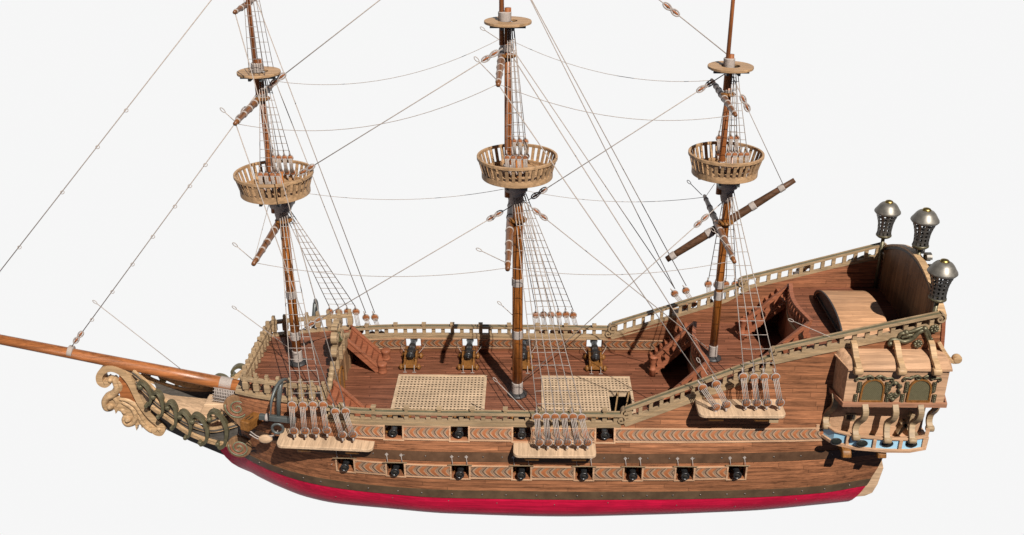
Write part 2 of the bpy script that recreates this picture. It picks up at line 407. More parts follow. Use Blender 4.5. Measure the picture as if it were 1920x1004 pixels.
R.add([(xt(z), s*hb(xt(z), z), z) for z in zz for s in (-1, 1)], [(2*i, 2*i+1, 2*i+3, 2*i+2) for i in range(len(zz)-1)])
R.build('red_bottom', M['red'], hull)
# inner bulwark planking
B = MB()
for side in (-1, 1):
    m = hull_shell(side, 0, 9, off=.22, xlim=(-16.4, 30)); B.add(m.v, m.f, True)
    for (xa, xb) in zip(XB, XB[1:]):
        pass
B.build('bulwark_lining', M['inner'], hull)
# ------------------------------------------------------------------ strips that follow the hull
def strip(side, x0, x1, z0, z1, th, n=None, zf=None, bow=False):
    """a plank strip lying on the planking, th thick"""
    n = n or max(2, int((x1-x0)/.5)); mb = MB(); vs = []
    for i in range(n+1):
        x = lerp(x0, x1, i/n); dz = zf(x) if zf else 0
        for (o, z) in ((-.06, z0), (th, z0), (th, z1), (-.06, z1)):
            xx = min(x, xt(z+dz)+.02); vs.append((xx, side*(hb(xx, z+dz)+o), z+dz))
    fs = []
    for i in range(n):
        for k in range(4): l = (k+1) % 4; fs.append((i*4+k, (i+1)*4+k, (i+1)*4+l, i*4+l))
    fs += [(0, 1, 2, 3), (n*4+3, n*4+2, n*4+1, n*4)]
    return mb.add(vs, fs)
def rivets(side, x0, x1, z, step, o, jit=0.0, mt='rivet', r=.055):
    x = x0
    while x < x1:
        zz = z+random.uniform(-jit, jit); y = hb(x, zz)+o; mb = MB()
        mb.lathe((x, side*y, zz), (0, side, .12), [(r, 0), (r*.9, .02), (r*.45, .035)], 8); mb.build('rivet', M[mt], hull); x += step*random.uniform(.7, 1.3)
for side in (-1, 1):
    w = strip(side, -18.2, 23, -.92, -.36, .05, 80).build('upper_wale', M['wale'], hull)
    if side == -1: rivets(side, -16, 21, -.62, 1.5, .05)
    if side == -1: rivets(side, -14, 20.3, -4.05, 3.2, 0, .35, 'rivet', .035)
    w = strip(side, -18.9, 23, -3.52, -2.93, .04, 80).build('lower_wale', M['walelow'], hull)
    if side == -1: rivets(side, -17, 20.6, -3.2, 1.45, .04)
# carved bands between the ports, with their mouldings
def bands(side, ports, xa, xb, z0, z1, mt):
    edges = [xa]+[e for p in ports for e in (p-PW-.1, p+PW+.1)]+[xb]
    for a, b in zip(edges[0::2], edges[1::2]):
        if b-a < .3: continue
        strip(side, a, b, z0, z1, .025).build('carved_band', mt, hull)
    for z in (z0-.06, z1+.03):
        for a, b in zip(edges[0::2], edges[1::2]):
            if b-a > .3: strip(side, a, b, z-.035, z+.035, .06).build('band_moulding', M['gall'], hull)
    for p in ports:
        fm = MB()
        for a, b in ((p-PW-.1, p-PW), (p+PW, p+PW+.1)):
            s = strip(side, a, b, z0-.1, z1+.1, .07, 1); fm.add(s.v, s.f)
        s = strip(side, p-PW-.1, p+PW+.1, z0-.16, z0-.1, .07, 2); fm.add(s.v, s.f)
        fm.build('gun_port_frame', M['gall'], hull)
for side in (-1, 1):
    bands(side, UPORT, -9.9, 17.6, UZ0+.02, UZ1-.05, M['upcarve'])
    bands(side, LPORT, LPORT[0]-PW-.15, LPORT[-1]+PW+.15, LZ0+.02, LZ1-.02, M['lowcarve'])
# inside face of the bulwark: same carved band, seen on the far side
def inner_strip(side, x0, x1, z0, z1, th):
    n = max(2, int((x1-x0)/.5)); mb = MB(); vs = []
    for i in range(n+1):
        x = lerp(x0, x1, i/n)
        for (o, z) in ((-.2, z0), (-.22-th, z0), (-.22-th, z1), (-.2, z1)): vs.append((x, side*(hb(x, z)+o), z))
    fs = []
    for i in range(n):
        for k in range(4): l = (k+1) % 4; fs.append((i*4+k, (i+1)*4+k, (i+1)*4+l, i*4+l))
    return mb.add(vs, fs+[(0, 1, 2, 3), (n*4+3, n*4+2, n*4+1, n*4)])
for side in (-1, 1):
    edges = [-10.9]+[e for p in UPORT for e in (p-PW-.06, p+PW+.06)]+[10.8]
    for a, b in zip(edges[0::2], edges[1::2]):
        inner_strip(side, a, b, UZ0+.02, UZ1-.05, .025).build('carved_band', M['upcarve'], hull)
    for z in (UZ0-.05, UZ1+.0):
        for a, b in zip(edges[0::2], edges[1::2]): inner_strip(side, a, b, z-.035, z+.035, .06).build('band_moulding', M['gall'], hull)
# lids of the lower ports, held open by two bars each
for side in (-1, 1):
    for p in LPORT:
        y = hb(p, LZ1); lb = MB()
        a = [(p-PW-.2, side*(y+.03), LZ1+.06), (p+PW+.2, side*(y+.03), LZ1+.06), (p+PW+.2, side*(y+.17), LZ1+.14), (p-PW-.2, side*(y+.17), LZ1+.14)]
        lb.prism(a, [(q[0], q[1], q[2]+.055) for q in a])
        lid = lb.build('gun_port_lid', M['rail'], hull)
        for s in (-1, 1):
            q = MB(); x = p+s*.42; zt = -.62; yt = hb(x, zt)+.06
            q.tube([(x, side*(y+.14), LZ1+.17), (x-.06, side*yt, zt)], .022, 6)
            q.slab([(x-.06-.10, zt), (x-.06, zt-.10), (x-.06+.10, zt), (x-.06, zt+.10)], side*(yt-.03), side*(yt+.03))
            q.build('lid_stay', M['lash'], hull)
# ------------------------------------------------------------------ decks
def deck_strip(mb, x0, x1, z, th=.12, holes=(), inset=.2, yclip=None):
    xs = [x0]; 
    while xs[-1] < x1-.3: xs.append(xs[-1]+.5)
    xs[-1] = x1 if x1-xs[-1] < .3 else xs[-1]
    if xs[-1] != x1: xs.append(x1)
    for h in holes: xs += [h[0], h[1]]
    xs = sorted(set(round(v, 3) for v in xs if x0 <= v <= x1))
    def col(x): return hb(x, max(z, -.7))-inset
    for a, b in zip(xs, xs[1:]):
        if b-a < 1e-4: continue
        hs = [h for h in holes if h[0] <= (a+b)/2 <= h[1]]
        segs = [(-1, None)]
        cuts = []
        for h in hs: cuts += [h[2], h[3]]
        cuts.sort()
        ed = [None]+cuts+[None]
        for k in range(0, len(ed), 2):
            lo, hi = ed[k], ed[k+1]
            la, lbv = (-col(a), -col(b)) if lo is None else (lo, lo)
            ha, hbv = (col(a), col(b)) if hi is None else (hi, hi)
            mb.add([(a, la, z), (b, lbv, z), (b, hbv, z), (a, ha, z)], [(0, 1, 2, 3)])
            for (ya, yb, k2) in ((lo, lo, 0), (hi, hi, 1)):
                if ya is not None: mb.add([(a, ya, z), (b, ya, z), (b, ya, z-.35), (a, ya, z-.35)], [(0, 1, 2, 3)])
    for h in holes:
        for x in (h[0], h[1]): mb.add([(x, h[2], z), (x, h[3], z), (x, h[3], z-.35), (x, h[2], z-.35)], [(0, 1, 2, 3)])
    return mb
HA = (-7.66, -1.97, -2.15, 2.17); HB = (1.5, 7.17, -2.06, 2.17)
QX, PX = 11.05, 16.7        # breaks of quarterdeck and poop
d = MB()
deck_strip(d, -11.0, QX+.8, 0, holes=[(HA[0]+.12, HA[1]-.12, HA[2]+.12, HA[3]-.12), (HB[0]+.12, HB[1]-.12, HB[2]+.12, HB[3]-.12)])
d.build('main_deck', M['deck'], SHIP)
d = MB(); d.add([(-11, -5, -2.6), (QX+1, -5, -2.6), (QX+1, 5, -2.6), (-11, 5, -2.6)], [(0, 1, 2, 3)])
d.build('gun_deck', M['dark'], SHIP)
d = MB(); deck_strip(d, BEAK+.02, -10.98, 2.12); d.build('forecastle_deck', M['deck'], SHIP)
def bulge(y, a=.38, w=2.4): return -a*max(0, math.cos(y/w*math.pi/2))**1.2 if abs(y) < w else 0
def upper_deck(x0, x1, z, name):
    mb = MB(); ys = [i*.2 for i in range(-12, 13)]
    # main field behind x0+.01, and the bowed lip between the stairs
    deck_strip(mb, x0, x1, z)
    for a, b in zip(ys, ys[1:]):
        mb.add([(x0+bulge(a), a, z), (x0, a, z), (x0, b, z), (x0+bulge(b), b, z)], [(0, 1, 2, 3)])
    return mb.build(name, M['deck'], SHIP)
upper_deck(QX, PX+.6, 2.7, 'quarterdeck')
upper_deck(PX, 23.05, 5.4, 'poop_deck')
def break_wall(x0, zlo, zhi, name):
    mb = MB(); ys = [i*.2 for i in range(-12, 13)]; w = hb(x0, zhi)-.21
    ys = [-w]+ys+[w]
    for a, b in zip(ys, ys[1:]):
        xa, xb = x0+bulge(a), x0+bulge(b)
        mb.add([(xa, a, zlo), (xb, b, zlo), (xb, b, zhi-.002), (xa, a, zhi-.002)], [(0, 1, 2, 3)])
    bw = mb.build(name, M['stair'], SHIP)
    t = MB(); t.sweep([(x0+bulge(y)-.03, y, zhi-.1) for y in ys[1:-1]], .1, .2); t.build('fascia', M['rail'], bw)
    return bw
break_wall(QX, 0, 2.7, 'quarterdeck_bulkhead'); break_wall(PX, 2.7, 5.4, 'poop_bulkhead')
# forecastle bulkhead with its arched door
fb = MB(); w = hb(-11, 1)-.2
fb.add([(-10.98, -w, 0), (-10.98, w, 0), (-10.98, w, 2.1), (-10.98, -w, 2.1)], [(0, 1, 2, 3)])
fb.box((-11.05, -4.35, 1.98), (-10.86, 4.35, 2.16))
FB = fb.build('forecastle_bulkhead', M['bulk'], SHIP)
def arch(w, h, n=10): return [(-w, 0), (w, 0)]+[(w*math.cos(math.pi*k/n), h-w+w*math.sin(math.pi*k/n)) for k in range(n+1)]
dr = MB(); o = arch(.55, 1.75); dr.prism([(-10.97, y, z+.02) for y, z in o], [(-10.92, y, z+.02) for y, z in o])
DR = dr.build('door', M['scroll'], FB)
t = MB(); pth = [(-10.9, -.6, 0), (-10.9, -.6, 1.2)]+[(-10.9, -.6*math.cos(math.pi*k/8), 1.2+.6*math.sin(math.pi*k/8)) for k in range(1, 8)]+[(-10.9, .6, 1.2), (-10.9, .6, 0)]
t.sweep(pth, .12, .12, up=(1, 0, 0)); t.build('door_frame', M['brown'], FB)
for y in (-3.1, 3.1, -1.6, 1.6):
    t = MB(); t.box((-10.98, y-.1, 0), (-10.88, y+.1, 1.98)); t.build('pilaster', M['scroll'], FB)
# hatch gratings: lift-off covers
def grating(name, h, notch, label):
    x0, x1, y0, y1 = h; o = empty(name, ((x0+x1)/2, (y0+y1)/2, 0), label, 'hatch cover', 'hatch gratings on the main deck')
    lx, ly = (x1-x0)/2, (y1-y0)/2; mb = MB(); nx, ny = 24, 14; fz = .07
    def inside(x, y): return not (notch and x > notch[0] and y < notch[1])
    px_, py_ = (2*lx-.3)/nx, (2*ly-.3)/ny
    for i in range(nx+1):
        x = -lx+.15+i*px_
        ylo = -ly+.1
        if notch and x > notch[0]-.02: ylo = notch[1]
        mb.box((x-.055, ylo, .045), (x+.055, ly-.1, fz))
    for j in range(ny+1):
        y = -ly+.15+j*py_
        xhi = lx-.1
        if notch and y < notch[1]+.02: xhi = notch[0]
        mb.box((-lx+.1, y-.075, .043), (xhi, y+.075, fz-.004))
    mb.build('lattice', M['grate'], o)
    fr = MB(); t = .16
    if notch:
        nxx, nyy = notch
        out = [(-lx, -ly), (nxx, -ly), (nxx, nyy), (lx, nyy), (lx, ly), (-lx, ly)]
        fr.box((-lx, -ly, -.04), (-lx+t, ly, .09)); fr.box((-lx+t, ly-t, -.04), (lx-t, ly, .09)); fr.box((lx-t, nyy, -.04), (lx, ly, .09))
        fr.box((-lx+t, -ly, -.04), (nxx-t*.6, -ly+t, .09)); fr.box((nxx-t*.6, -ly, -.04), (nxx, nyy+t*.6, .09)); fr.box((nxx, nyy, -.04), (lx-t, nyy+t*.6, .09))
    else:
        fr.box((-lx, -ly, -.04), (-lx+t, ly, .09)); fr.box((lx-t, -ly, -.04), (lx, ly, .09))
        fr.box((-lx+t, -ly, -.04), (lx-t, -ly+t, .09)); fr.box((-lx+t, ly-t, -.04), (lx-t, ly, .09))
    fr.build('frame', M['grate'], o)
    return o
grating('hatch_grating', HA, None, 'complete pale wooden hatch grating on the deck forward of the middle mast')
grating('hatch_grating', HB, (5.68-(HB[0]+HB[1])/2, .42-(HB[2]+HB[3])/2), 'pale wooden hatch grating abaft the middle mast, one corner left open over the hold')
co = MB(); co.box((5.68, .42, -.35), (7.05, .50, .06)); co.box((7.03, HB[2]+.1, -.2), (7.19, .5, .09)); co.box((5.7, HB[2]-.02, -.2), (7.03, HB[2]+.12, .08))
CO = co.build('hatch_coaming', M['grate'], SHIP)
t = MB(); t.beam((7.0, .35, .02), (6.35, -1.75, -2.5), .12, .25); t.beam((6.3, .35, .0), (5.75, -1.75, -2.5), .08, .2)
t.build('hold_ladder', M['hold'], SHIP)
# ------------------------------------------------------------------ railings
def rail_run(side, x0, x1, zr, yoff, opening, band, bal_step, name='railing', scroll=None, knobs=0, bw=.2, n=None):
    n = n or max(2, int((x1-x0)/.5)); xs = [lerp(x0, x1, i/n) for i in range(n+1)]
    zb = lambda x: zr(x)-.12-opening
    yy = lambda x, z: side*(hb(x, z)+yoff)
    top = MB()
    top.sweep([(x, yy(x, zr(x)-.2)+side*.09, zr(x)-.065) for x in xs], .42, .10)
    for o in (-.17, .17): top.sweep([(x, yy(x, zr(x)-.2)+side*(o+.09), zr(x)) for x in xs], .09, .06)
    grp = top.build(name, M['rail'], SHIP)
    g = MB(); g.sweep([(x, yy(x, zr(x)-.2)+side*.09, zr(x)-.004) for x in xs], .19, .03); g.build('rail_groove', M['railgreen'], grp)
    lo = MB(); lo.sweep([(x, side*(hb(x, zb(x))-.06), zb(x)-band*.22) for x in xs], .26, band*.44)
    lo.sweep([(x, side*(hb(x, zb(x))-.02), zb(x)-band*.72) for x in xs], .27, band*.56); lo.build('sheer_strake', M['rail'], grp)
    k = int((x1-x0)/bal_step)
    for i in range(k):
        x = lerp(x0, x1, (i+.5)/k); zl, zh = zb(x)-.02, zr(x)-.1; ba = MB()
        s = (zr(x+.1)-zr(x-.1))/.2
        pts = [(x-bw/2, zl-s*bw/2), (x+bw/2, zl+s*bw/2), (x+bw/2, zh+s*bw/2), (x-bw/2, zh-s*bw/2)]
        y = yy(x, zl); ba.slab(pts, y-.08, y+.08); ba.build('rail_baluster', M['rail'], grp)
    if knobs:
        for i in range(knobs):
            x = lerp(x0, x1, (i+.5)/knobs); y = yy(x, zr(x)-.2); q = MB()
            q.box((x-.09, y-.12, zr(x)-.05), (x+.09, y+.12, zr(x)+.16)); q.box((x-.14, y-.17, zr(x)+.16), (x+.14, y+.17, zr(x)+.25)); q.build('rail_knob', M['rail'], grp)
    return grp
def spiral(cx, cz, r, turns, start, dirn, y, n=26, rmin=.05):
    return [V((cx+(lerp(r, rmin, i/n))*math.cos(start+dirn*turns*2*math.pi*i/n), y, cz+(lerp(r, rmin, i/n))*math.sin(start+dirn*turns*2*math.pi*i/n))) for i in range(n+1)]
for side in (-1, 1):
    g = rail_run(side, -10.95, 5.95, lambda x: 2.02, -.03, .42, .34, .62, knobs=9, bw=.24)
    q = MB(); y = side*hb(5.95, 1.8)
    q.sweep(spiral(5.95, 1.66, .27, 1.3, math.pi/2, -1, y), .09, .44, up=(0, 1, 0)); 
    q.lathe((5.95, y-.2, 1.66), (0, 1, 0), [(.1, 0), (.1, .4)], 10); q.build('scroll', M['rail'], g)
    g = rail_run(side, 6.15, 14.3, qrail, -.03, .60, .42, .58, bw=.2)
    q = MB(); y = side*hb(6.2, 2.1); z0 = qrail(6.15)-.3
    q.sweep(spiral(6.2, z0, .29, 1.3, math.pi/2+.3, 1, y), .09, .44, up=(0, 1, 0)); q.lathe((6.2, y-.2, z0), (0, 1, 0), [(.1, 0), (.1, .4)], 10); q.build('scroll', M['rail'], g)
    g = rail_run(side, 14.25, 22.9, prail, -.03, .52, .36, .66, bw=.22)
    for (xx, zz, dr_) in ((14.3, prail(14.25)-.29, 1), (22.95, prail(22.9)-.29, -1)):
        q = MB(); y = side*hb(xx, zz)
        q.sweep(spiral(xx, zz, .28, 1.3, math.pi/2, dr_, y), .09, .44, up=(0, 1, 0)); q.lathe((xx, y-.2, zz), (0, 1, 0), [(.1, 0), (.1, .4)], 10); q.build('scroll', M['rail'], g)
    # forecastle: heavy rail on shaped posts
    xs = [-15.75+i*(4.75/7) for i in range(8)]
    top = MB(); pr = [(x, side*(hb(x, 2.6)-.02), 3.08) for x in [-15.95]+xs[1:-1]+[-10.85]]
    top.sweep(pr, .3, .2); g = top.build('forecastle_rail', M['rail'], SHIP, bevel=.02)
    lo = MB(); lo.sweep([(x, side*(hb(x, 2.1)-.02), 2.13) for x in [BEAK]+xs+[-10.9]], .42, .17); lo.build('sheer_strake', M['rail'], g)
    for x in xs:
        y = side*(hb(x, 2.6)-.02); q = MB()
        q.box((x-.10, y-.14, 2.15), (x+.10, y+.14, 2.45)); q.box((x-.17, y-.19, 2.45), (x+.17, y+.19, 2.95)); q.box((x-.13, y-.16, 2.95), (x+.13, y+.16, 3.28)); q.box((x-.10, y-.12, 3.28), (x+.10, y+.12, 3.52)); q.build('post', M['rail'], g, bevel=.025)
top = MB(); top.beam((-15.95, -3.5, 3.08), (-15.95, 3.5, 3.08), .3, .2); g = top.build('forecastle_rail', M['rail'], SHIP, bevel=.02)
lo = MB(); lo.beam((BEAK+.1, -3.2, 2.13), (BEAK+.1, 3.2, 2.13), .4, .17); lo.build('sheer_strake', M['rail'], g)
for i in range(1, 10):
    y = -3.5+i*.7; x = -15.95; q = MB()
    q.box((x-.14, y-.10, 2.15), (x+.14, y+.10, 2.45)); q.box((x-.19, y-.17, 2.45), (x+.19, y+.17, 2.95)); q.box((x-.16, y-.13, 2.95), (x+.16, y+.13, 3.28)); q.box((x-.12, y-.10, 3.28), (x+.12, y+.10, 3.52)); q.build('post', M['rail'], g, bevel=.025)
# belfry and scrolled ends at the aft edge of the forecastle
for s in (1, -1):
    q = MB(); X = -10.98
    for (y0, z0, r, a, dd) in ((.62*s, 4.3, .42, 0, 1), (1.02*s, 3.55, .34, math.pi, -1)):
        pts = [V((X, y0+(lerp(r, .06, i/22))*math.cos(a+dd*s*2.6*math.pi*i/22), z0+lerp(r, .06, i/22)*math.sin(a+dd*s*2.6*math.pi*i/22))) for i in range(23)]
        q.sweep(pts, .19, .36, up=(1, 0, 0))
    q.box((X-.15, .6*s-.12, 2.12), (X+.15, .6*s+.12, 4.0)); 
    q.sweep(cat([(X, .62*s, 4.7), (X, .3*s, 4.9), (X, 0, 4.72)], 5), .22, .36, up=(1, 0, 0))
    q.build('belfry_bracket', M['rail'], SHIP, bevel=.02)
    q = MB()
    for j in range(5):
        y = s*(1.7+j*.34); h = .95-.16*j
        q.box((X-.13, y-.16, 2.12), (X+.13, y+.16, 2.12+h)); q.lathe((X-.15, y, 2.12+h), (1, 0, 0), [(.15, 0), (.17, .15), (.15, .3)], 10)
    q.build('scrolled_end', M['rail'], SHIP)
b = MB(); b.lathe((0, 0, 0), (0, 0, 1), [(.36, 0), (.33, .06), (.24, .22), (.2, .42), (.14, .54), (.02, .58)], 18)
BL = b.build('ship_bell', M['bellm'], loc=(-10.98, 0, 3.75)); tag(BL, 'bronze bell hanging in the carved belfry at the aft edge of the forecastle', 'bell')
q = MB(); q.tube([(0, 0, .55), (0, 0, .88)], .03, 6); q.build('hanger', M['anchor'], BL)
q = MB(); q.tube([(0, 0, .4), (0, 0, -.02)], .025, 6); q.ball((0, 0, -.04), .06); q.build('clapper', M['anchor'], BL)
# ------------------------------------------------------------------ stairs
def forecastle_stair(side):
    y0, y1 = side*2.55, side*4.3; a, b = (-10.9, 2.12), (-8.95, 0.0)
    o = MB(); n = 6
    for i in range(n):
        x = lerp(a[0], b[0], (i+.5)/n); z = lerp(a[1], b[1], (i+.8)/n)+.05; dx = (b[0]-a[0])/n
        o.box((x-dx/2, min(y0, y1)+.08, z-.08), (x+dx*.62, max(y0, y1)-.08, z)); o.box((x-dx/2, min(y0, y1)+.08, z), (x-dx/2+.05, max(y0, y1)-.08, z+.34))
    st = o.build('forecastle_stair', M['stair'], SHIP)
    for y in (y0, y1):
        q = MB()
        q.slab([(a[0], a[1]-.3), (a[0], a[1]+.28), (b[0]-.1, b[1]+.42), (b[0]+.02, b[1]+.36), (b[0], b[1]+.05), (b[0]-.25, b[1]+.02)], y-.09, y+.09)
        q.sweep([(a[0]-.05, y, a[1]+.34), (b[0]-.15, y, b[1]+.50), (b[0]+.15, y, b[1]+.46)], .26, .13)
        q.build('stringer', M['stair'], st, bevel=.02)
        q = MB(); q.lathe((b[0]+.2, y, 0), (0, 0, 1), [(.29, 0), (.31, .06), (.28, .12), (.28, .5), (.32, .56), (.32, .68), (.25, .72)], 16); q.build('newel', M['stair'], st)
for s in (-1, 1): forecastle_stair(s)
def deck_stair(x0, x1, z0, z1):
    """two flights along the sides and, between them, the bowed balustrade on the break of the deck"""
    for side in (-1, 1):
        yi = side*2.45; yo = side*(hb((x0+x1)/2, (z0+z1)/2)-.26); n = 8; st = MB()
        for i in range(n):
            x = lerp(x0, x1, i/n); xn = lerp(x0, x1, (i+1)/n); z = lerp(z0, z1, (i+1)/n)-.02
            st.box((x, min(yi, yo), z-.1), (xn+.06, max(yi, yo), z)); st.box((x, min(yi, yo), z-.34), (x+.05, max(yi, yo), z-.1))
        S = st.build('deck_stair', M['stair'], SHIP)
        q = MB(); q.slab([(x0-.1, z0), (x1, z1-.3), (x1, z1+.12), (x0-.1, z0+.42)], yi-.07, yi+.07)
        q.build('stringer', M['stair'], S, bevel=.015)
        q = MB(); q.sweep([(x0-.15, yi, z0+1.22), (x1, yi, z1+1.18)], .24, .14); q.sweep([(x0-.1, yi, z0+1.1), (x1, yi, z1+1.06)], .18, .14)
        q.build('handrail', M['stair'], S, bevel=.02)
        k = 5
        for i in range(k):
            t = (i+.6)/k; x = lerp(x0, x1, t); zb = lerp(z0, z1, t)+.3; zt = lerp(z0, z1, t)+1.1; h = zt-zb; q = MB()
            prof = [(.08, 0), (.08, .1), (.15, .3), (.17, .45), (.1, .7), (.08, .85), (.12, 1)]
            out = [(x-r, zb+hh*h) for r, hh in prof]+[(x+r, zb+hh*h+.06) for r, hh in prof[::-1]]
            q.slab(out, yi-.06, yi+.06); q.build('baluster', M['stair'], S)
        q = MB(); q.lathe((x0-.1, yi, z0), (0, 0, 1), [(.2, 0), (.2, .42), (.23, .46), (.23, .52), (.18, .56), (.17, .9), (.2, .98), (.22, 1.04), (.22, 1.3), (.25, 1.33), (.25, 1.4), (.16, 1.45)], 14); q.build('newel', M['stair'], S)
    ys = [i*.245 for i in range(-10, 11)]; bx = lambda y: x1+bulge(y, .36, 2.45)
    q = MB(); q.sweep([(bx(y), y, z1+1.18) for y in ys], .24, .14); q.sweep([(bx(y), y, z1+1.06) for y in ys], .18, .12)
    BA = q.build('balustrade', M['stair'], SHIP, bevel=.015)
    q = MB(); q.sweep([(bx(y), y, z1+.16) for y in ys], .2, .34); q.build('plinth', M['stair'], BA)
    for i in range(11):
        y = -2.2+i*.44; q = MB(); q.lathe((bx(y), y, z1+.3), (0, 0, 1), [(.07, 0), (.1, .1), (.14, .25), (.13, .36), (.06, .6), (.1, .72)], 10); q.build('baluster', M['stair'], BA)
deck_stair(8.75, QX+.05, 0, 2.7)
deck_stair(14.2, PX+.05, 2.7, 5.4)
# ------------------------------------------------------------------ masts
def band(p, ax, r, w, name, parent, turns=7):
    mb = MB(); pr = []
    for i in range(turns):
        h = w*i/turns; pr += [(r+.015, h), (r+.05, h+w/turns*.5)]
    pr.append((r+.015, w)); mb.lathe(V(p)-V(ax).normalized()*w/2, ax, pr, 14); return mb.build(name, M['lash'], parent)
def yard(mast, x, z, y0, y1, r, bands_):
    mb = MB(); n = 12
    mb.tube([(x, lerp(y0, y1, i/n), z) for i in range(n+1)], [r*(.58+.42*(1-abs(2*i/n-1)**1.6)) for i in range(n+1)], 12)
    Yd = mb.build('yard', M['yard'], mast)
    for b_ in bands_:
        yb = lerp(y0, y1, b_); rr = r*(.58+.42*(1-abs(2*b_-1)**1.6)); m2 = MB(); m2.lathe((x, yb-.09, z), (0, 1, 0), [(rr+.005, 0), (rr+.03, .02), (rr+.022, .06), (rr+.03, .1), (rr+.022, .15), (rr+.005, .18)], 12)
        m2.v = [tuple(q) for q in m2.v]; m2.build('yard_lashing', M['lash'], mast)
MASTS = {}
def mast(key, x0, z0, r, znest, xtop, zdisc, xgal, ztop, rt, rg, name='mast'):
    mb = MB(); zr = znest-.2
    mb.tube([(x0, 0, z0-.3), (x0, 0, z0+(zr-z0)*.5), (x0, 0, zr-1.0), (x0, 0, zr+1.35)], [r, r*1.02, r*.95, r*.85], 20)
    mo = mb.build(name, M['mast'], SHIP); MASTS[key] = mo
    t = MB(); t.tube([(xtop, 0, znest-1.3), (xtop, 0, znest+2), (xtop, 0, zdisc+.75)], [rt, rt*.98, rt*.85], 16); t.build('topmast', M['topmast'], mo)
    t = MB(); t.tube([(xgal, 0, zdisc-1.2), (xgal, 0, ztop)], [rg, rg*.75], 12); t.build('topgallant_mast', M['topmast'], mo)
    c = MB(); c.lathe((x0, 0, z0), (0, 0, 1), [(r+.3, 0), (r+.3, .08), (r+.16, .16), (r, .2)], 20); c.build('mast_collar', M['collar'], mo)
    for zz_, w in ((z0+.55, .75), (z0+4.3 if key != 'fore' else z0+1.95, .55), (z0+(znest-z0)*.54 if key == 'main' else z0+(znest-z0)*.42, .5)):
        band((x0, 0, zz_), (0, 0, 1), r, w, 'mast_lashing', mo)
    band((xtop, 0, znest+.35), (0, 0, 1), max(r*.8, rt), .6, 'mast_lashing', mo); band((lerp(xtop, xgal, .5), 0, zdisc+.3), (0, 0, 1), rt*1.5, .5, 'mast_lashing', mo)
    band((xtop, 0, zdisc-1.35), (0, 0, 1), rt, .4, 'mast_lashing', mo); band((x0, 0, znest-1.05), (0, 0, 1), r+.06, .3, 'mast_lashing', mo, 4)
    h = MB(); h.lathe((x0-.1, 0, znest-1.75), (0, 0, 1), [(r+.03, 0), (r+.1, .3), (r+.12, .75), (r+.35, .85), (r+.38, 1.2)], 14); h.build('hound', M['lash'], mo)
    # a ring of wood that carries the yard
    for (xx, zz_, rr) in ((x0, YZ[key][0]+.25, r), (xtop, YZ[key][1]+.12, rt)):
        g = MB(); g.lathe((xx, 0, zz_-.09), (0, 0, 1), [(rr+.02, 0), (rr+.2, .03), (rr+.24, .1), (rr+.2, .17), (rr+.02, .2)], 14); g.build('yard_parrel', M['brown'], mo)
    return mo
YZ = {'fore': (11.32, 18.6), 'main': (11.45, 21.0), 'miz': (11.37, 18.96)}
NEST = {'fore': (-13.79, 13.35), 'main': (-.04, 14.4), 'miz': (11.56, 14.65)}
mast('fore', -13.5, 2.12, .27, NEST['fore'][1], -13.98, 20.15, -14.2, 29, .19, .13, 'foremast')
mast('main', 0, 0, .31, NEST['main'][1], -.55, 22.9, -.88, 31, .21, .14, 'mainmast')
mast('miz', 11.88, 2.7, .235, NEST['miz'][1], 11.36, 20.5, 11.18, 29, .18, .12, 'mizzenmast')
yard(MASTS['fore'], -13.85, 11.32, -5.6, 5.6, .21, (.06, .17, .27, .42, .58, .73, .83, .94)); yard(MASTS['fore'], -14.3, 18.6, -4.45, 4.45, .19, (.06, .2, .32, .44, .56, .68, .8, .94))
yard(MASTS['fore'], -14.35, 23.75, -2.2, 2.2, .15, (.08, .3, .7, .92))
yard(MASTS['main'], -.45, 11.45, -6.3, 6.3, .22, (.06, .17, .27, .42, .58, .73, .83, .94)); yard(MASTS['main'], -.9, 21.0, -5.8, 5.8, .2, (.06, .2, .32, .44, .56, .68, .8, .94))
yard(MASTS['miz'], 11.5, 11.37, -5.0, 5.0, .19, (.06, .2, .32, .44, .56, .68, .8, .94)); yard(MASTS['miz'], 11.1, 18.96, -3.7, 3.7, .17, (.06, .2, .32, .44, .56, .68, .8, .94))
# lateen yard slung behind the mizzen
a, b = at(1250, 487, y=.5), at(1490, 338, y=.5)
t = MB(); t.tube([a.lerp(b, i/10) for i in range(11)], [.13+.12*math.sin(math.pi*min(1, max(0, i/10*.8+.15))) for i in range(11)], 14)
LY = t.build('lateen_yard', M['lateen'], MASTS['miz'])
for k in (.05, .34, .68, .9): band(a.lerp(b, k), b-a, .135+.11*math.sin(math.pi*min(1, k*.8+.15)), .35, 'yard_lashing', MASTS['miz'], 4)
